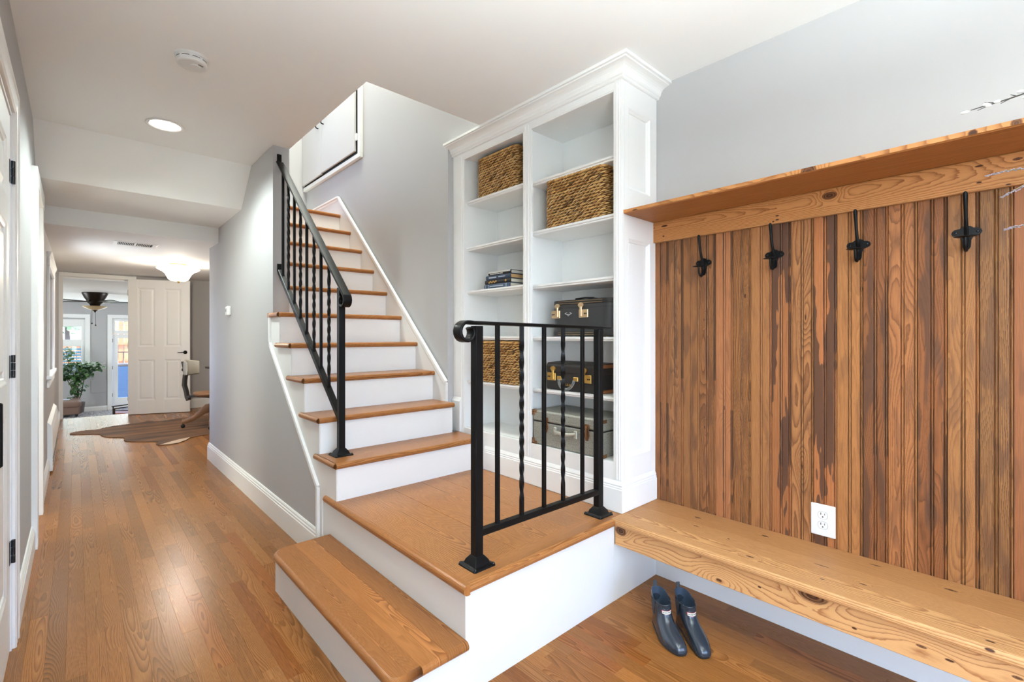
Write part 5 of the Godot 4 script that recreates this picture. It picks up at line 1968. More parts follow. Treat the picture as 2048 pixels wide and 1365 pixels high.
	pl.name = "bulb_light"
	pl.light_color = Color(0.925, 0.98, 0.985)
	pl.light_energy = 3.6
	pl.light_size = 0.05
	pl.spot_angle = 76.0
	pl.spot_angle_attenuation = 0.3
	pl.spot_range = 14.0
	pl.spot_attenuation = 2.0
	pl.shadow_enabled = true
	pd.add_child(pl)
	pl.position = V(0, -0.905, 0)
	pl.rotation_degrees.x = 90
	# ---- smoke detector
	var sd := thing("smoke_detector", "round white smoke detector on the ceiling near the stairwell opening", "smoke detector", V(0.386, CEIL, -2.563))
	s = Shape.new()
	s.lathe([[0.066, 0.0], [0.0665, -0.004], [0.065, -0.009], [0.060, -0.011]], sd.position, 40, true, true)
	part("base", s, M.plastic, sd)
	s = Shape.new()
	s.lathe([[0.0585, -0.010], [0.0600, -0.013], [0.0600, -0.030], [0.0575, -0.035], [0.050, -0.0375], [0.047, -0.0365], [0.044, -0.0378], [0.002, -0.039]], sd.position, 40, true, true)
	var hs := part("housing", s, M.plastic, sd)
	s = Shape.new()
	for k in 9:
		for i in 7:
			var a := TAU * (k + (i - 3) * 0.105) / 9.0
			var b := a + TAU * 0.105 / 9.0
			s.quad_out(sd.position + V(cos(a) * 0.0602, -0.0165, sin(a) * 0.0602), sd.position + V(cos(b) * 0.0602, -0.0165, sin(b) * 0.0602), sd.position + V(cos(b) * 0.0602, -0.0195, sin(b) * 0.0602), sd.position + V(cos(a) * 0.0602, -0.0195, sin(a) * 0.0602), V(cos(a), 0, sin(a)))
	part("vent_slit", s, M.gap, hs)
	s = Shape.new()
	s.lathe([[0.021, -0.0385], [0.021, -0.0415], [0.018, -0.043], [0.002, -0.0435]], sd.position + V(0.012, 0, 0.006), 24)
	part("test_button", s, M.plastic, hs)
	s = Shape.new()
	for i in 7: s.box(sd.position + V(0.020 + i * 0.003, -0.0392, 0.026 - i * 0.001), sd.position + V(0.0215 + i * 0.003, -0.0378, 0.034 - i * 0.001))
	part("sounder_slot", s, M.gap, hs)
	# ---- thermostat
	var th := thing("thermostat", "small white thermostat on the gray hall wall under the stairs", "thermostat", V(XH, 1.41, -4.575))
	s = Shape.new()
	s.box(V(XH - 0.020, 1.372, -4.640), V(XH + 0.001, 1.449, -4.525), 0.006)
	s.box(V(XH - 0.026, 1.376, -4.575), V(XH - 0.018, 1.445, -4.535), 0.004)
	part("housing", s, M.plastic, th)
	part("display", bx(V(XH - 0.0208, 1.405, -4.625), V(XH - 0.0195, 1.428, -4.595)), mat(rgb8(120, 120, 116), 0.3), th)
	# ---- supply register in the dropped ceiling
	var cy := func(z: float) -> float: return 2.048 + 0.082 * (-5.0 - z) / 4.6
	var rg := thing("ceiling_vent", "white ceiling register with dark slots in the dropped hall ceiling", "vent", V(0.405, cy.call(-5.65), -5.65))
	var ry: float = cy.call(-5.65)
	s = Shape.new()
	s.box(V(0.245, ry - 0.006, -5.765), V(0.570, ry + 0.004, -5.735), 0.002)
	s.box(V(0.245, ry - 0.006, -5.565), V(0.570, ry + 0.004, -5.535), 0.002)
	s.box(V(0.246, ry - 0.0063, -5.764), V(0.280, ry + 0.004, -5.536), 0.002)
	s.box(V(0.535, ry - 0.0063, -5.764), V(0.569, ry + 0.004, -5.536), 0.002)
	s.box(V(0.398, ry - 0.0063, -5.764), V(0.415, ry + 0.004, -5.536), 0.002)
	part("frame", s, M.white, rg)
	part("backing", bx(V(0.27, ry - 0.0015, -5.75), V(0.55, ry + 0.003, -5.55)), M.black, rg)
	for i in 18:
		var x := 0.286 + i * 0.0125 + (0.012 if i >= 9 else 0.0)
		s = Shape.new()
		var lean := 0.004 if i >= 9 else -0.001
		s.prism(P2([x, ry - 0.006, x + 0.0022, ry - 0.006, x + 0.0022 + lean, ry - 0.001, x + lean, ry - 0.001]), "z", -5.735, -5.565)
		part("slat", s, M.white, rg)
	# ---- cupboard high over the stairs
	var cb := thing("wall_cupboard", "gray two-door cupboard built into the wall high above the stairs", "cupboard", V(1.815, 2.74, -4.55))
	s = Shape.new()
	s.box(V(1.782, 2.735, -5.229), V(1.8155, 2.775, -3.865), 0.004)
	s.box(V(1.7825, 2.772, -3.905), V(1.8155, 3.90, -3.8652), 0.003)
	s.box(V(1.800, 2.76, -5.229), V(1.8155, 3.90, -3.90))
	part("frame", s, M.white_flat, cb)
	part("recess", bx(V(1.796, 2.776, -5.22), V(1.801, 3.88, -3.906)), M.black, cb)
	var gd := mat(rgb8(206, 203, 200), 0.6)
	var dz := [[-5.222, -4.702, 2.792], [-4.694, -3.942, 2.800]]
	for i in 2:
		s = Shape.new()
		s.box(V(1.770, dz[i][2], dz[i][0]), V(1.789, 3.86, dz[i][1]), 0.003)
		var dr := part("door", s, gd, cb)
		s = Shape.new()
		var hz := -4.768 if i == 0 else -4.632
		s.tube([V(1.770, 3.26, hz), V(1.748, 3.262, hz), V(1.743, 3.275, hz), V(1.743, 3.345, hz), V(1.748, 3.358, hz), V(1.770, 3.36, hz)], 0.006, 8)
		part("handle", s, M.iron, dr)
	s = Shape.new()
	for y in [2.92, 3.70]: s.box(V(1.776, y - 0.03, -3.940), V(1.788, y + 0.03, -3.912), 0.003)
	part("hinge", s, M.white_flat, cb)

func build_far_rooms() -> void:
	rng.seed = 91
	var s: Shape
	# ---- cowhide on the floor of the back hall
	var ol := [-0.058, -7.995, 0.09, -8.081, 0.19, -8.018, 0.313, -8.189, 0.506, -8.25, 0.695, -8.262, 0.732, -8.438, 0.772, -8.375, 0.83, -8.216, 0.994, -8.252, 1.079, -8.368, 1.21, -8.356, 1.454, -8.30, 1.9, -8.35, 2.25, -8.1, 2.45, -7.6, 2.3, -7.0, 1.95, -6.75, 1.5, -6.70, 1.196, -6.72, 1.097, -6.71, 0.985, -6.66, 0.940, -6.55, 0.843, -6.42, 0.757, -6.40, 0.675, -6.42, 0.640, -6.49, 0.682, -6.621, 0.663, -6.659, 0.431, -6.873, 0.399, -7.006, 0.419, -7.13, 0.402, -7.22, 0.293, -7.298, 0.231, -7.453, 0.205, -7.671, -0.057, -7.833]
	var rug := thing("cowhide_rug", "dark brindled cowhide rug on the oak floor at the end of the hall", "rug", V(1.0, 0, -7.5))
	var hide := mat(Color.WHITE, 0.65)
	hide.albedo_texture = hide_texture()
	s = Shape.new()
	s.g = 0
	s.us = 1.0 / 2.8
	s.uo = 0.1
	s.vs = 1.0 / 2.4
	s.v0 = -8.6
	var smooth_ol := Curve2D.new()
	s.prism(ripple(P2(ol)), "y", 0.0005, 0.006)
	part("hide", s, hide, rug)
	s = Shape.new()
	var fl := P2([0.675, -6.425, 0.757, -6.395, 0.843, -6.415, 0.945, -6.56, 0.985, -6.665, 0.86, -6.60, 0.75, -6.50])
	s.prism(fl, "y", 0.006, 0.0105)
	part("turned_edge", s, mat(rgb8(206, 178, 148), 0.8), rug)
	# ---- vintage desk chair
	var ch := thing("desk_chair", "vintage wood and iron swivel desk chair standing on the cowhide", "office chair", V(1.334, 0.006, -7.332))
	var wood := mat(rgb8(140, 98, 64), 0.45)
	var iron := mat(rgb8(66, 62, 58), 0.45, 0.2)
	var pad := mat(rgb8(176, 172, 160), 0.7)
	var c := ch.position
	var rt := V(0.736, 0, 0.677)
	var fw := V(0.677, 0, -0.736)
	var dir0 := (rt * -0.37 + fw * -0.20).normalized()
	for k in 4:
		var d := dir0.rotated(Vector3.UP, k * PI / 2)
		s = Shape.new()
		var rings := []
		for q in [[0.03, 0.245, 0.11, 0.045], [0.08, 0.235, 0.12, 0.042], [0.15, 0.175, 0.10, 0.04], [0.21, 0.125, 0.075, 0.038], [0.28, 0.098, 0.060, 0.038], [0.335, 0.088, 0.062, 0.040]]:
			var side := d.cross(Vector3.UP)
			var p: Vector3 = c + d * q[0] + V(0, q[1] - 0.006, 0)
			rings.append(PackedVector3Array([p + side * q[3] / 2 + V(0, q[2] / 2, 0), p - side * q[3] / 2 + V(0, q[2] / 2, 0), p - side * q[3] / 2 - V(0, q[2] / 2, 0), p + side * q[3] / 2 - V(0, q[2] / 2, 0)]))
		s.loft(rings)
		var lg := part("leg", s, wood, ch)
		s = Shape.new()
		var cp := c + d * 0.325
		s.ball(V(cp.x, 0.031, cp.z), V(0.025, 0.025, 0.025), 12, 8)
		s.bar(V(cp.x, 0.03, cp.z), V(cp.x, 0.062, cp.z), 0.016, 0.016)
		part("caster", s, M.black, lg)
	s = Shape.new()
	s.lathe([[0.035, 0.20], [0.045, 0.215], [0.045, 0.29], [0.03, 0.30], [0.022, 0.31], [0.022, 0.37], [0.055, 0.385], [0.06, 0.40]], c, 16)
	s.bar(c + V(0, 0.385, 0), c - rt * 0.20 + V(0, 0.400, 0), 0.05, 0.03)
	s.bar(c - rt * 0.18 + V(0, 0.40, 0), c - rt * 0.335 + V(0, 0.385, 0), 0.035, 0.025)
	part("swivel", s, iron, ch)
	s = Shape.new()
	var seat := []
	for q in [[0.412, 0.19], [0.418, 0.215], [0.440, 0.222], [0.452, 0.215], [0.456, 0.17], [0.450, 0.08], [0.448, 0.01]]:
		var ring := PackedVector3Array()
		for i in 28:
			var a := TAU * i / 28
			var r: float = q[1] * (1.0 + 0.06 * cos(4 * a))
			ring.append(c + rt * cos(a) * r + fw * sin(a) * r + V(0, q[0], 0))
		seat.append(ring)
	s.loft(seat)
	part("seat", s, wood, ch)
	s = Shape.new()
	var bp := []
	for q in [[-0.315, 0.34], [-0.335, 0.385], [-0.345, 0.45], [-0.372, 0.54], [-0.366, 0.62], [-0.355, 0.70], [-0.365, 0.78], [-0.382, 0.855]]:
		bp.append(c + rt * q[0] + V(0, q[1], 0))
	ribbon(s, bp, 0.075, 0.03, fw)
	s.ball(c - rt * 0.325 + V(0, 0.375, 0), V(0.035, 0.035, 0.035), 10, 7)
	s.ball(c - rt * 0.392 + V(0, 0.745, 0), V(0.018, 0.022, 0.018), 10, 7)
	part("back_post", s, iron, ch)
	s = Shape.new()
	var br := []
	for j in 11:
		var a := deg_to_rad(180.0 + (j - 5) * 8.5)
		var ring := PackedVector3Array()
		for q in [[-0.5, 0.0], [-0.42, -0.8], [0.0, -1.0], [0.42, -0.8], [0.5, 0.0], [0.42, 0.8], [0.0, 1.0], [-0.42, 0.8]]:
			var r: float = 0.36 + q[1] * 0.014
			ring.append(c + rt * (cos(a) * r + 0.005) + fw * sin(a) * r * 0.5 + V(0, 0.770 + q[0] * (0.225 - 0.05 * absf(j - 5) / 5.0), 0))
		br.append(ring)
	s.loft(br)
	part("backrest", s, pad, ch)
	# ---- desk: only its dark corner shows past the wall
	var dk := thing("desk", "dark-topped desk, only a corner of its top showing past the gray wall", "desk", V(1.9, 0, -7.3))
	var dark := mat(rgb8(52, 48, 46), 0.4)
	var c0 := V(1.272, 0, -7.46)
	s = Shape.new()
	var dpoly := PackedVector2Array()
	for q in [[0.0, 0.0], [0.75, -0.55], [1.45, 0.35], [0.70, 0.90]]:
		var w: Vector3 = c0 + rt * q[0] + fw * q[1]
		dpoly.append(Vector2(w.x, w.z))
	s.prism(dpoly, "y", 0.765, 0.79)
	part("desk_top", s, dark, dk)
	for q in [[0.12, 0.02], [0.73, -0.42], [1.30, 0.33], [0.70, 0.78]]:
		var w: Vector3 = c0 + rt * q[0] + fw * q[1]
		part("leg", bx(w + V(-0.025, 0, -0.025), w + V(0.025, 0.766, 0.025), 0.004), dark, dk)
	# ---- flush ceiling lamp with a flared glass bell
	var lt := thing("ceiling_lamp", "flared white glass ceiling lamp glowing in the back hall", "ceiling light", V(0.925, 2.083, -7.06))
	s = Shape.new()
	s.lathe([[0.085, 0.0], [0.09, -0.008], [0.08, -0.022], [0.03, -0.028], [0.02, -0.03]], lt.position, 28)
	part("canopy", s, M.brass, lt)
	s = Shape.new()
	var lp: Vector3 = lt.position
	var gl := [[0.020, -0.212], [0.075, -0.207], [0.103, -0.190], [0.118, -0.160], [0.135, -0.125], [0.165, -0.095], [0.205, -0.075], [0.222, -0.063], [0.220, -0.056], [0.200, -0.064], [0.160, -0.085], [0.128, -0.117], [0.110, -0.155], [0.095, -0.183], [0.02, -0.200]]
	s.lathe(gl, lp, 36)
	part("glass_shade", s, glow(Color(1.0, 0.93, 0.80), 2.6), lt)
	s = Shape.new()
	s.lathe([[0.004, -0.235], [0.012, -0.228], [0.012, -0.216], [0.022, -0.211], [0.02, -0.205]], lp, 14)
	part("finial", s, M.brass, lt)
	s = Shape.new()
	s.ball(lp + V(0, -0.075, 0), V(0.03, 0.03, 0.03), 10, 7)
	part("bulb", s, glow(Color(1.0, 0.88, 0.68), 14.0), lt)
	var ol2 := OmniLight3D.new()
	ol2.name = "bulb_light"
	ol2.light_color = Color(1.0, 0.955, 0.88)
	ol2.light_energy = 0.62
	ol2.light_size = 0.028
	ol2.omni_range = 10.0
	ol2.omni_attenuation = 2.0
	ol2.shadow_enabled = true
	lt.add_child(ol2)
	ol2.position = V(0, -0.075, 0)

	# ======== the lower room
	# window and glazed garden door of its far wall
	var zb := -17.70
	var wn := group_root("window_2")
	tag(wn, "white window of the lower room with a transom pane over a tall pane")
	s = Shape.new()
	var cas := casing_profile(0.105, 0.03)
	s.run(cas, V(0.180, 0.30, zb), V(0.180, 1.70, zb), V(1, 0, 0), V(0, 0, 1), 0, 1)
	s.run(cas, V(-1.10, 0.30, zb), V(-1.10, 1.70, zb), V(-1, 0, 0), V(0, 0, 1), 0, 1)
	s.run(cas, V(-1.10, 1.70, zb), V(0.180, 1.70, zb), V(0, 1, 0), V(0, 0, 1), -1, 1)
	s.box(V(-1.25, 0.24, zb - 0.02), V(0.33, 0.30, zb + 0.07), 0.005)
	part("casing", s, M.white, wn)
	s = Shape.new()
	s.box(V(0.10, 0.30, zb - 0.10), V(0.19, 1.70, zb - 0.02), 0.004)
	s.box(V(-1.10, 0.30, zb - 0.10), V(-1.02, 1.70, zb - 0.02), 0.004)
	s.box(V(-1.019, 1.46, zb - 0.098), V(0.099, 1.699, zb - 0.022))
	s.box(V(-1.019, 0.92, zb - 0.098), V(0.099, 1.10, zb - 0.022))
	s.box(V(-1.019, 0.301, zb - 0.098), V(0.099, 0.37, zb - 0.022))
	part("sash", s, M.white, wn)
	part("pane", bx(V(-1.03, 1.09, zb - 0.07), V(0.11, 1.47, zb - 0.065)), M.glass, wn)
	part("pane", bx(V(-1.03, 0.36, zb - 0.07), V(0.11, 0.93, zb - 0.065)), M.glass, wn)
	var dr := group_root("door_4")
	tag(dr, "white glazed garden door with transom window in the lower room")
	s = Shape.new()
	s.run(cas, V(0.760, DOWN, zb), V(0.760, 1.70, zb), V(-1, 0, 0), V(0, 0, 1), 0, 1)
	s.run(cas, V(1.72, DOWN, zb), V(1.72, 1.70, zb), V(1, 0, 0), V(0, 0, 1), 0, 1)
	s.run(cas, V(0.760, 1.70, zb), V(1.72, 1.70, zb), V(0, 1, 0), V(0, 0, 1), -1, 1)
	part("casing", s, M.white, dr)
	s = Shape.new()
	s.box(V(0.735, 1.62, zb - 0.10), V(1.745, 1.70, zb - 0.02), 0.004)
	s.box(V(0.735, 1.255, zb - 0.10), V(1.745, 1.355, zb - 0.02), 0.004)
	s.box(V(0.736, 1.356, zb - 0.099), V(0.822, 1.619, zb - 0.021))
	s.box(V(1.66, 1.356, zb - 0.099), V(1.744, 1.619, zb - 0.021))
	s.box(V(0.735, 1.50, zb - 0.085), V(1.745, 1.515, zb - 0.05))
	part("transom_frame", s, M.white, dr)
	s = Shape.new()
	s.box(V(0.765, DOWN + 0.02, zb - 0.09), V(0.885, 1.25, zb - 0.035), 0.003)
	s.box(V(1.60, DOWN + 0.02, zb - 0.09), V(1.72, 1.25, zb - 0.035), 0.003)
	s.box(V(0.885, 1.135, zb - 0.09), V(1.60, 1.25, zb - 0.035))
	s.box(V(0.885, DOWN + 0.02, zb - 0.09), V(1.60, -0.58, zb - 0.035))
	var lf := part("leaf", s, M.white, dr)
	s = Shape.new()
	for y in [1.07, 0.29, -0.49]: s.box(V(0.758, y - 0.05, zb - 0.045), V(0.772, y + 0.05, zb - 0.022), 0.003)
	part("hinge", s, M.dark_metal, lf)
	part("pane", bx(V(0.88, -0.59, zb - 0.066), V(1.61, 1.14, zb - 0.060)), M.glass, dr)
	part("pane", bx(V(0.82, 1.35, zb - 0.066), V(1.67, 1.63, zb - 0.060)), M.glass, dr)
	# access panel in the wall between them
	var ap := thing("access_panel", "flush gray access panel low on the wall between window and garden door", "panel", V(0.48, -0.2, zb))
	s = Shape.new()
	s.box(V(0.30, -0.40, zb - 0.002), V(0.64, -0.05, zb + 0.010), 0.004)
	part("cover", s, M.gray, ap)
	# ceiling fan
	var fc := V(0.304, 2.15, -13.85)
	var fan := thing("ceiling_fan", "dark bronze ceiling fan with amber glass bowl in the lower room", "ceiling fan", fc)
	var bronze := mat(rgb8(44, 34, 28), 0.35, 0.4)
	s = Shape.new()
	s.lathe([[0.215, 0.0], [0.222, -0.02], [0.205, -0.06], [0.175, -0.13], [0.150, -0.165], [0.14, -0.19], [0.13, -0.225], [0.10, -0.25], [0.08, -0.29]], fc, 28)
	part("motor", s, bronze, fan)
	for k in 5:
		var a := deg_to_rad(8.0 + 72.0 * k)
		var d := V(cos(a), 0, -sin(a))
		var sd := V(sin(a), 0.18, cos(a)).normalized()
		s = Shape.new()
		var rings := []
		for q in [[0.13, 0.05], [0.22, 0.06], [0.28, 0.13], [0.66, 0.17], [0.72, 0.14], [0.74, 0.08]]:
			var p: Vector3 = fc + V(0, -0.20, 0) + d * q[0]
			rings.append(PackedVector3Array([p + sd * q[1] / 2 + V(0, 0.005, 0), p - sd * q[1] / 2 + V(0, 0.005, 0), p - sd * q[1] / 2 - V(0, 0.005, 0), p + sd * q[1] / 2 - V(0, 0.005, 0)]))
		s.loft(rings)
		part("blade", s, mat(rgb8(64, 62, 62), 0.45), fan)
	s = Shape.new()
	s.lathe([[0.205, -0.295], [0.21, -0.305], [0.15, -0.345], [0.08, -0.375], [0.02, -0.39]], fc, 28)
	part("glass_bowl", s, mat(rgb8(196, 172, 132), 0.3), fan)
	s = Shape.new()
	s.lathe([[0.05, -0.372], [0.045, -0.39], [0.02, -0.41], [0.012, -0.43], [0.004, -0.435]], fc, 14)
	part("finial", s, bronze, fan)
	for q in [[-0.05, 0.66], [0.01, 0.70]]:
		s = Shape.new()
		s.tube([fc + V(q[0], -0.36, 0.02), fc + V(q[0], -q[1], 0.02)], 0.003, 5)
		s.ball(fc + V(q[0], -q[1] - 0.015, 0.02), V(0.014, 0.018, 0.014), 8, 5)
		part("pull_chain", s, M.black, fan)
	# shaggy carpet
	var cpt := thing("area_rug", "pale gray shaggy rug on the floor of the lower room", "rug", V(0.2, DOWN, -16.0))
	s = Shape.new()
	s.box(V(-1.6, DOWN, -17.3), V(2.2, DOWN + 0.03, -14.2), 0.01)
	part("backing", s, mat(rgb8(168, 164, 164), 0.95), cpt)
	s = Shape.new()
	for i in 5200:
		var p := V(rng.randf_range(-1.0, 1.4), DOWN + 0.028, rng.randf_range(-17.28, -15.2))
		var b := V(rng.randf_range(-0.03, 0.03), 0.035, rng.randf_range(-0.03, 0.03))
		var w := V(0.012, 0, 0.0)
		s.tri(p - w, p + w, p + b)
	tag(part("pile", s, mat(rgb8(196, 193, 194), 0.95), cpt), "", "", "", "stuff")
	# leather ottoman
	var ot := thing("ottoman", "brown leather ottoman on short legs below the leafy plant", "ottoman", V(-0.35, DOWN, -16.6))
	var hide2 := mat(rgb8(122, 96, 82), 0.42)
	s = Shape.new()
	rbox(s, V(-0.34, DOWN, -16.62), [[0.12, 0.40, 0.33, 0.03], [0.13, 0.415, 0.345, 0.04], [0.29, 0.415, 0.345, 0.04], [0.30, 0.405, 0.335, 0.04]], 4)
	part("base", s, hide2, ot)
	s = Shape.new()
	rbox(s, V(-0.34, DOWN, -16.62), [[0.30, 0.41, 0.34, 0.05], [0.325, 0.435, 0.365, 0.06], [0.42, 0.438, 0.368, 0.07], [0.455, 0.42, 0.35, 0.07], [0.47, 0.36, 0.29, 0.07], [0.476, 0.18, 0.14, 0.06]], 5)
	part("cushion", s, hide2, ot)
	for k in [[-1, -1], [1, -1], [1, 1], [-1, 1]]:
		s = Shape.new()
		s.lathe([[0.022, 0.031], [0.032, 0.12]], V(-0.34 + k[0] * 0.35, DOWN, -16.62 + k[1] * 0.28), 12)
		part("leg", s, M.black, ot)
	var mg := thing("magazine", "pale magazine lying on the leather ottoman", "magazine", V(-0.3, DOWN + 0.478, -16.6))
	s = Shape.new()
	s.box(V(-0.42, DOWN + 0.4765, -16.74), V(-0.12, DOWN + 0.486, -16.52), 0.002)
	part("cover", s, mat(rgb8(190, 196, 206), 0.4), mg)
	part("page_block", bx(V(-0.417, DOWN + 0.4785, -16.737), V(-0.119, DOWN + 0.484, -16.523)), M.paper, mg)
	# low armchair: dark frame, brown leather seat
	var ac := thing("armchair", "low dark-framed chair with tan leather seat half hidden by the open door", "chair", V(0.98, DOWN, -15.5))
	var tan := mat(rgb8(160, 84, 44), 0.4)
	var fr := mat(rgb8(40, 28, 22), 0.4)
	for k in [[0, 0], [1, 0], [1, 1], [0, 1]]:
		part("leg", bx(V(0.677 + k[0] * 0.55, DOWN, -15.70 + k[1] * 0.5), V(0.707 + k[0] * 0.55, DOWN + 0.31 + 0.35 * k[0], -15.67 + k[1] * 0.5), 0.004), fr, ac)
	s = Shape.new()
	for z in [-15.70, -15.20]: s.bar(V(0.66, DOWN + 0.315, z + 0.015), V(1.25, DOWN + 0.36, z + 0.015), 0.04, 0.025)
	s.bar(V(0.69, DOWN + 0.20, -15.69), V(1.24, DOWN + 0.17, -15.69), 0.03, 0.03)
	part("arm_frame", s, fr, ac)
	s = Shape.new()
	s.prism(P2([0.70, DOWN + 0.10, 0.70, DOWN + 0.20, 1.22, DOWN + 0.16, 1.22, DOWN + 0.05]), "z", -15.66, -15.20)
	part("seat_cushion", s, tan, ac)
	s = Shape.new()
	s.prism(P2([1.16, DOWN + 0.10, 1.24, DOWN + 0.12, 1.36, DOWN + 0.75, 1.28, DOWN + 0.76]), "z", -15.66, -15.20)
	part("back_cushion", s, tan, ac)
	# potted fig tree
	var pl := thing("potted_tree", "leafy green potted tree standing before the lower room window", "plant", V(0.0, DOWN, -17.25))
	s = Shape.new()
	s.lathe([[0.12, 0.0], [0.15, 0.02], [0.18, 0.30], [0.185, 0.32], [0.165, 0.32], [0.16, 0.29], [0.01, 0.285]], pl.position, 20)
	part("pot", s, mat(rgb8(92, 78, 68), 0.6), pl)
	var stems := [[V(0.02, 0.28, 0), V(0.05, 0.55, 0.02), V(-0.02, 0.95, 0), V(-0.16, 1.45, 0), V(-0.22, 1.80, 0)], [V(0.03, 0.28, 0.01), V(0.11, 0.6, 0.03), V(0.16, 0.95, 0.02), V(0.30, 1.2, 0.05), V(0.43, 1.32, 0.1)], [V(-0.01, 0.28, 0.01), V(-0.03, 0.6, 0.06), V(-0.20, 1.0, 0.05), V(-0.36, 1.25, 0.1), V(-0.45, 1.4, 0.1)], [V(0.0, 0.28, -0.01), V(0.04, 0.8, -0.05), V(0.06, 1.2, 0.02), V(0.08, 1.42, 0.1)]]
	s = Shape.new()
	for st in stems:
		var path := []
		for p in st: path.append(pl.position + p)
		s.tube(path, [0.016, 0.013, 0.010, 0.008, 0.005].slice(0, path.size()), 6)
	part("trunk", s, mat(rgb8(104, 82, 62), 0.8), pl)
	var lf1 := mat(Color.WHITE, 0.38)
	lf1.vertex_color_use_as_albedo = true
	lf1.backlight_enabled = true
	lf1.backlight = Color(0.25, 0.42, 0.12)
	var lv := Shape.new()
	var crown := [[V(-0.02, 1.18, 0.05), V(0.42, 0.26, 0.28), 560], [V(-0.24, 1.62, 0.0), V(0.20, 0.24, 0.18), 110], [V(0.34, 1.28, 0.06), V(0.20, 0.14, 0.18), 90], [V(0.02, 0.75, 0.08), V(0.16, 0.22, 0.14), 80], [V(-0.05, 0.52, 0.10), V(0.10, 0.12, 0.1), 26]]
	for q in crown:
		for i in q[2]:
			var o := V(rng.randf_range(-1, 1), rng.randf_range(-1, 1), rng.randf_range(-1, 1))
			if o.length() > 1.0: o = o.normalized() * rng.randf_range(0.7, 1.0)
			var p: Vector3 = pl.position + q[0] + V(o.x * q[1].x, o.y * q[1].y, o.z * q[1].z)
			leaf(lv, p, rng.randf_range(0.075, 0.12), Color(0.022, 0.060, 0.022).lerp(Color(0.085, 0.175, 0.045), rng.randf()))
	tag(part("foliage", lv, lf1, pl), "", "", "", "stuff")

func leaf(s: Shape, p: Vector3, L: float, c: Color) -> void:
	s.col = c
	var d := V(rng.randf_range(-1, 1), rng.randf_range(-0.7, 0.3), rng.randf_range(-1, 1)).normalized()
	var n := V(rng.randf_range(-0.6, 0.6), 1.0, rng.randf_range(-0.2, 1.0)).normalized()
	var b := d.cross(n).normalized()
	n = b.cross(d).normalized()
	var w := L * 0.42
	var a := p
	var e := p + d * L - n * L * 0.15
	var m1 := p + d * L * 0.35 + b * w * 0.9
	var m2 := p + d * L * 0.35 - b * w * 0.9
	var f1 := p + d * L * 0.75 + b * w * 0.6 - n * L * 0.04
	var f2 := p + d * L * 0.75 - b * w * 0.6 - n * L * 0.04
	var k := p + d * L * 0.5 - n * L * 0.06
	for q in [[a, m1, k], [m1, f1, k], [f1, e, k], [e, f2, k], [f2, m2, k], [m2, a, k]]: s.tri(q[0], q[1], q[2])

func ripple(p: PackedVector2Array) -> PackedVector2Array:
	# round the corners of a traced outline once
	var r := PackedVector2Array()
	for i in p.size():
		var q := p[(i + 1) % p.size()]
		r.append(p[i].lerp(q, 0.22))
		r.append(p[i].lerp(q, 0.78))
	return r

func hide_texture() -> ImageTexture:
	var nz := FastNoiseLite.new()
	nz.seed = 12
	nz.frequency = 1.0
	nz.noise_type = FastNoiseLite.TYPE_SIMPLEX_SMOOTH
	var im := Image.create(256, 256, false, Image.FORMAT_RGB8)
	for y in 256:
		for x in 256:
			var u := x / 256.0
			var v := y / 256.0
			var n := 0.5 + 0.9 * nz.get_noise_2d(u * 2.0 + 3.0 * v, v * 9.0) + 0.25 * nz.get_noise_2d(u * 16.0, v * 60.0)
			n = clampf(n + 0.15, 0, 1)
			im.set_pixel(x, y, Color(0.235, 0.16, 0.115).lerp(Color(0.54, 0.38, 0.25), n))
	return ImageTexture.create_from_image(im)

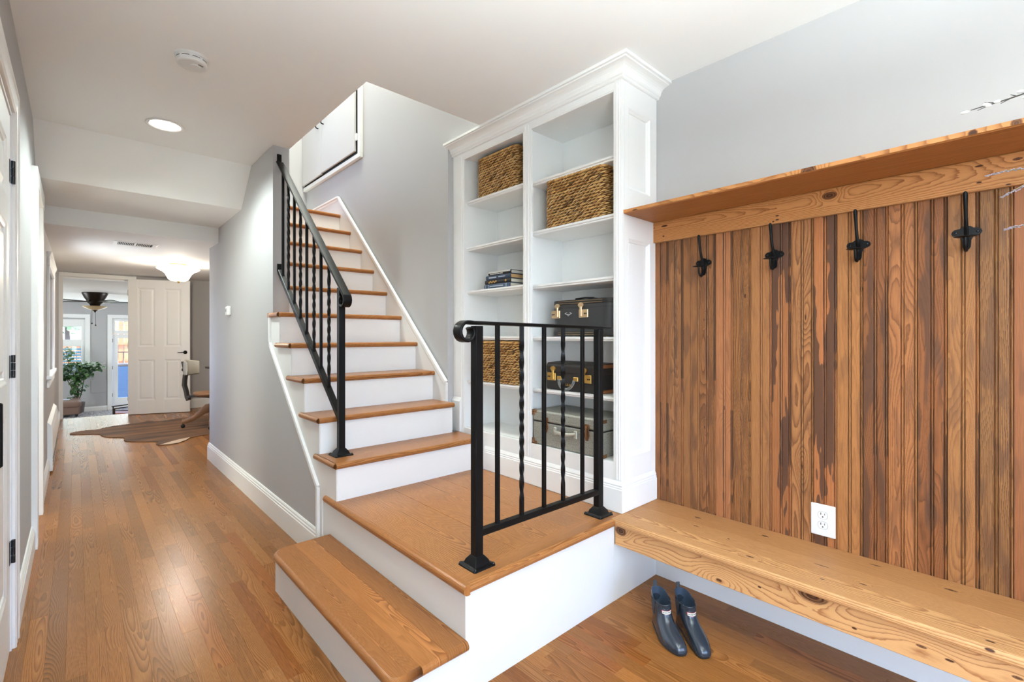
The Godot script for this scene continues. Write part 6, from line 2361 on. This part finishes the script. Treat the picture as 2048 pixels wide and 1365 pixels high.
func build_small_things() -> void:
	rng.seed = 131
	var s: Shape
	# ---- vase with dried stems on the far end of the bench, out of view but for the tips
	var vs := thing("vase", "tall pale ceramic vase standing on the near end of the bench", "vase", V(1.96, LAND, 0.34))
	s = Shape.new()
	s.lathe([[0.055, 0.0], [0.065, 0.01], [0.105, 0.12], [0.115, 0.24], [0.095, 0.38], [0.055, 0.48], [0.05, 0.52], [0.062, 0.55], [0.056, 0.55], [0.044, 0.52], [0.044, 0.45], [0.02, 0.40]], vs.position, 28)
	part("body", s, mat(rgb8(222, 218, 208), 0.35), vs)
	var mouth := V(1.96, 0.86, 0.34)
	# pussy willow branch
	var br := thing("willow_branch", "thin dark pussy willow branch with white catkins against the gray wall", "branch", mouth)
	var path := [mouth, V(1.955, 1.1, 0.335), V(1.93, 1.45, 0.27), V(1.87, 1.75, 0.14), V(1.81, 1.835, 0.03), V(1.80, 1.826, -0.006), V(1.80, 1.822, -0.035), V(1.80, 1.819, -0.085), V(1.80, 1.8175, -0.105)]
	s = Shape.new()
	s.tube(path, [0.0036, 0.0034, 0.003, 0.0026, 0.0022, 0.0020, 0.0018, 0.0014, 0.0010], 7)
	for q in [[V(1.80, 1.8205, -0.060), V(1.80, 1.812, -0.092)], [V(1.80, 1.8205, -0.055), V(1.80, 1.829, -0.078)], [V(1.80, 1.823, -0.028), V(1.80, 1.815, -0.048)], [V(1.80, 1.825, -0.02), V(1.80, 1.832, -0.03)]]:
		s.tube([q[0], q[1]], [0.0015, 0.0008], 6)
	part("stem", s, mat(rgb8(74, 70, 66), 0.7), br)
	var fluff := mat(rgb8(236, 236, 232), 0.95)
	for q in [[V(1.80, 1.8150, -0.116), 0.011, 0.1], [V(1.80, 1.8225, -0.076), 0.008, -0.2], [V(1.80, 1.8180, -0.071), 0.008, 0.3], [V(1.80, 1.8225, -0.054), 0.009, 0.0], [V(1.80, 1.8335, -0.012), 0.0085, 0.2], [V(1.80, 1.832, -0.000), 0.010, 0.1], [V(1.80, 1.816, -0.002), 0.009, -0.4]]:
		s = Shape.new()
		s.ball(q[0], V(0.0045, 0.0042, q[1] * 0.85), 10, 7)
		part("catkin", s, fluff, br)
	# lavender sprigs
	var lv := [["dried lavender sprig lying over the knotty header board, uppermost of three", [V(1.80, 1.632, -0.006), V(1.80, 1.634, -0.040), V(1.80, 1.630, -0.076)], 0.25], ["dried lavender sprig slanting below the header board, middle of three", [V(1.80, 1.590, -0.006), V(1.80, 1.577, -0.028), V(1.80, 1.566, -0.047)], 0.2], ["dried lavender sprig lowest of three, in front of the wainscot boards", [V(1.80, 1.487, -0.006), V(1.80, 1.484, -0.024), V(1.80, 1.480, -0.041)], 0.12]]
	var purple := mat(rgb8(150, 140, 152), 0.9)
	for q in lv:
		var t := thing("lavender_sprig", q[0], "dried flower", mouth, 0, "dried lavender sprigs")
		var tip: Array = q[1]
		var y0: float = tip[0].y
		s = Shape.new()
		s.tube([mouth, V(1.95, lerpf(0.9, y0, 0.4), 0.32), V(1.90, lerpf(0.9, y0, 0.85), 0.20), V(1.83, y0 + 0.01, 0.06), tip[0], tip[1], tip[2]], [0.002, 0.002, 0.0018, 0.0016, 0.0014, 0.0012, 0.0008], 6)
		part("stem", s, mat(rgb8(128, 122, 104), 0.8), t)
		s = Shape.new()
		for i in 40:
			var f := i / 39.0
			var p: Vector3 = tip[2].lerp(tip[1], f * 2) if f < 0.5 else tip[1].lerp(tip[0] + V(0, 0.0, 0.02), f * 2 - 1)
			var d := V(rng.randf_range(-1, 1), rng.randf_range(-1, 1), rng.randf_range(-0.8, 0.1)).normalized()
			var r: float = lerpf(0.0016, 0.0042, f)
			s.ball(p + d * r, V(0.0016, 0.0014, 0.0024), 5, 4)
		tag(part("florets", s, purple, t), "", "", "", "stuff")

func build_outdoors() -> void:
	rng.seed = 171
	var s: Shape
	struct("ground", bx(V(-30, DOWN - 0.4, -60), V(30, DOWN - 0.12, -17.86)), mat(rgb8(150, 140, 124), 0.9))
	# porch outside the entry
	struct("porch", bx(V(-2, -0.3, 1.92), V(4, -0.02, 5)), mat(rgb8(150, 146, 140), 0.8))
	struct("roof_porch_unseen", bx(V(-3, 2.75, 1.2), V(5, 2.9, 4.6)), M.ceil)  # out of view, placed to keep direct sun out of the entry
	struct("roof", bx(V(-3.4, 5.2, -18.2), V(5, 5.35, 1.9)), mat(rgb8(90, 88, 86), 0.8))
	struct("roof_lower_room", bx(V(-3.4, 2.42, -18.3), V(5, 2.6, -9.6)), mat(rgb8(90, 88, 86), 0.8))
	struct("wall_outer_left", bx(V(-0.45, -0.3, -9.5), V(-0.335, 2.7, -7.2)), M.gray)
	# deck
	var dk := thing("deck", "sunlit pale deck outside the lower room", "deck", V(0, DOWN, -20))
	for i in 24:
		s = Shape.new()
		s.box(V(-4, DOWN - 0.1, -17.92 - i * 0.145 - 0.14), V(5, DOWN - 0.05, -17.92 - i * 0.145), 0.003)
		part("plank", s, mat(rgb8(186, 172, 150), 0.8), dk)
	# board fence
	var fn := thing("fence", "orange-brown board fence beyond the deck", "fence", V(0, DOWN, -24.5))
	var cedar := [mat(rgb8(214, 146, 88), 0.8), mat(rgb8(200, 130, 76), 0.8), mat(rgb8(222, 160, 104), 0.8)]
	for i in 56:
		s = Shape.new()
		var x := -4.5 + i * 0.185
		var h := (1.78 if x > 0.62 else 1.06) + rng.randf_range(-0.02, 0.02)
		s.prism(P2([x, DOWN - 0.1, x + 0.165, DOWN - 0.1, x + 0.165, h - 0.05, x + 0.12, h, x + 0.045, h, x, h - 0.05]), "z", -24.52, -24.49)
		part("board", s, cedar[rng.randi_range(0, 2)], fn)
	s = Shape.new()
	for y in [-0.5, 0.2, 0.85]: s.box(V(-4.5, y, -24.49), V(5.9, y + 0.09, -24.44))
	part("rail", s, cedar[1], fn)
	# dark iron fence in front of it
	var ir := thing("deck_railing", "thin black metal railing along the deck edge", "railing", V(0, DOWN, -21.4))
	s = Shape.new()
	for y in [-0.75, 0.15, 0.62]: s.box(V(-4, y, -21.41), V(5, y + 0.035, -21.38))
	part("rail", s, M.black, ir)
	for i in 30: part("bar", bx(V(-3.9 + i * 0.30, DOWN - 0.06, -21.405), V(-3.88 + i * 0.30, 0.62, -21.385)), M.black, ir)
	# slatted deck chair
	var ch := thing("deck_chair", "teal slatted deck chair outside the lower room window", "chair", V(-0.05, DOWN - 0.05, -19.6))
	var teal := mat(rgb8(46, 104, 112), 0.5)
	var cp := ch.position
	for i in 9:
		var f := i / 8.0
		s = Shape.new()
		s.box(cp + V(-0.27, 1.0 + f * 0.72, -0.02 - f * 0.25), cp + V(0.30, 1.055 + f * 0.72, 0.005 - f * 0.25), 0.004)
		part("back_slat", s, teal, ch)
	for i in 6:
		s = Shape.new()
		s.box(cp + V(-0.28, 0.93 - i * 0.01, 0.03 + i * 0.09), cp + V(0.30, 0.955 - i * 0.01, 0.10 + i * 0.09), 0.004)
		part("seat_slat", s, teal, ch)
	s = Shape.new()
	for x in [-0.29, 0.31]:
		s.bar(cp + V(x, 0.0, 0.55), cp + V(x, 1.18, 0.55), 0.05, 0.05)
		s.bar(cp + V(x, 0.0, -0.35), cp + V(x, 1.18, 0.05), 0.05, 0.05)
		s.bar(cp + V(x, 1.18, 0.62), cp + V(x, 1.18, -0.12), 0.09, 0.03)
		s.bar(cp + V(x, 0.95, 0.5), cp + V(x, 1.78, -0.28), 0.04, 0.05)
	part("frame", s, teal, ch)
	# plain blue-gray block beside the garden door
	var tb := thing("blue_gray_box", "blue-gray box seen through the lower half of the garden door", "outdoor_box", V(1.3, DOWN - 0.05, -19.0))
	s = Shape.new()
	s.box(V(0.75, DOWN - 0.05, -19.5), V(2.3, 0.28, -18.8), 0.02)
	part("body", s, mat(rgb8(104, 140, 168), 0.7), tb)
	s = Shape.new()
	s.box(V(0.72, 0.28, -19.53), V(2.33, 0.33, -18.77), 0.008)
	part("rim", s, mat(rgb8(150, 116, 84), 0.7), tb)
	# shrubs and trees behind the fence
	var green := mat(Color.WHITE, 0.6)
	green.vertex_color_use_as_albedo = true
	green.backlight_enabled = true
	green.backlight = Color(0.3, 0.45, 0.12)
	var at := [[V(-3.6, 2.4, -26.8), 1.6, "broad green tree beyond the fence at the far side of the lower window"], [V(-0.3, 2.5, -27.5), 1.5, "pale green tree beyond the fence behind the deck chair"], [V(3.0, 2.8, -28.0), 1.7, "green tree beyond the fence seen above the garden door"]]
	for q in at:
		var t := thing("tree", q[2], "tree", V(q[0].x, DOWN - 0.12, q[0].z), 0, "trees beyond the fence")
		s = Shape.new()
		s.tube([t.position, t.position + V(0.05, 1.2, 0), V(q[0].x, q[0].y, q[0].z)], [0.12, 0.1, 0.06], 8)
		part("trunk", s, mat(rgb8(96, 80, 66), 0.9), t)
		s = Shape.new()
		for i in 1100:
			var o := V(rng.randf_range(-1, 1), rng.randf_range(-0.8, 0.8), rng.randf_range(-1, 1))
			if o.length() > 1: o = o.normalized() * rng.randf_range(0.75, 1.0)
			leaf(s, q[0] + o * q[1], rng.randf_range(0.16, 0.30), Color(0.10, 0.21, 0.05).lerp(Color(0.36, 0.48, 0.16), rng.randf()))
		tag(part("foliage", s, green, t), "", "", "", "stuff")
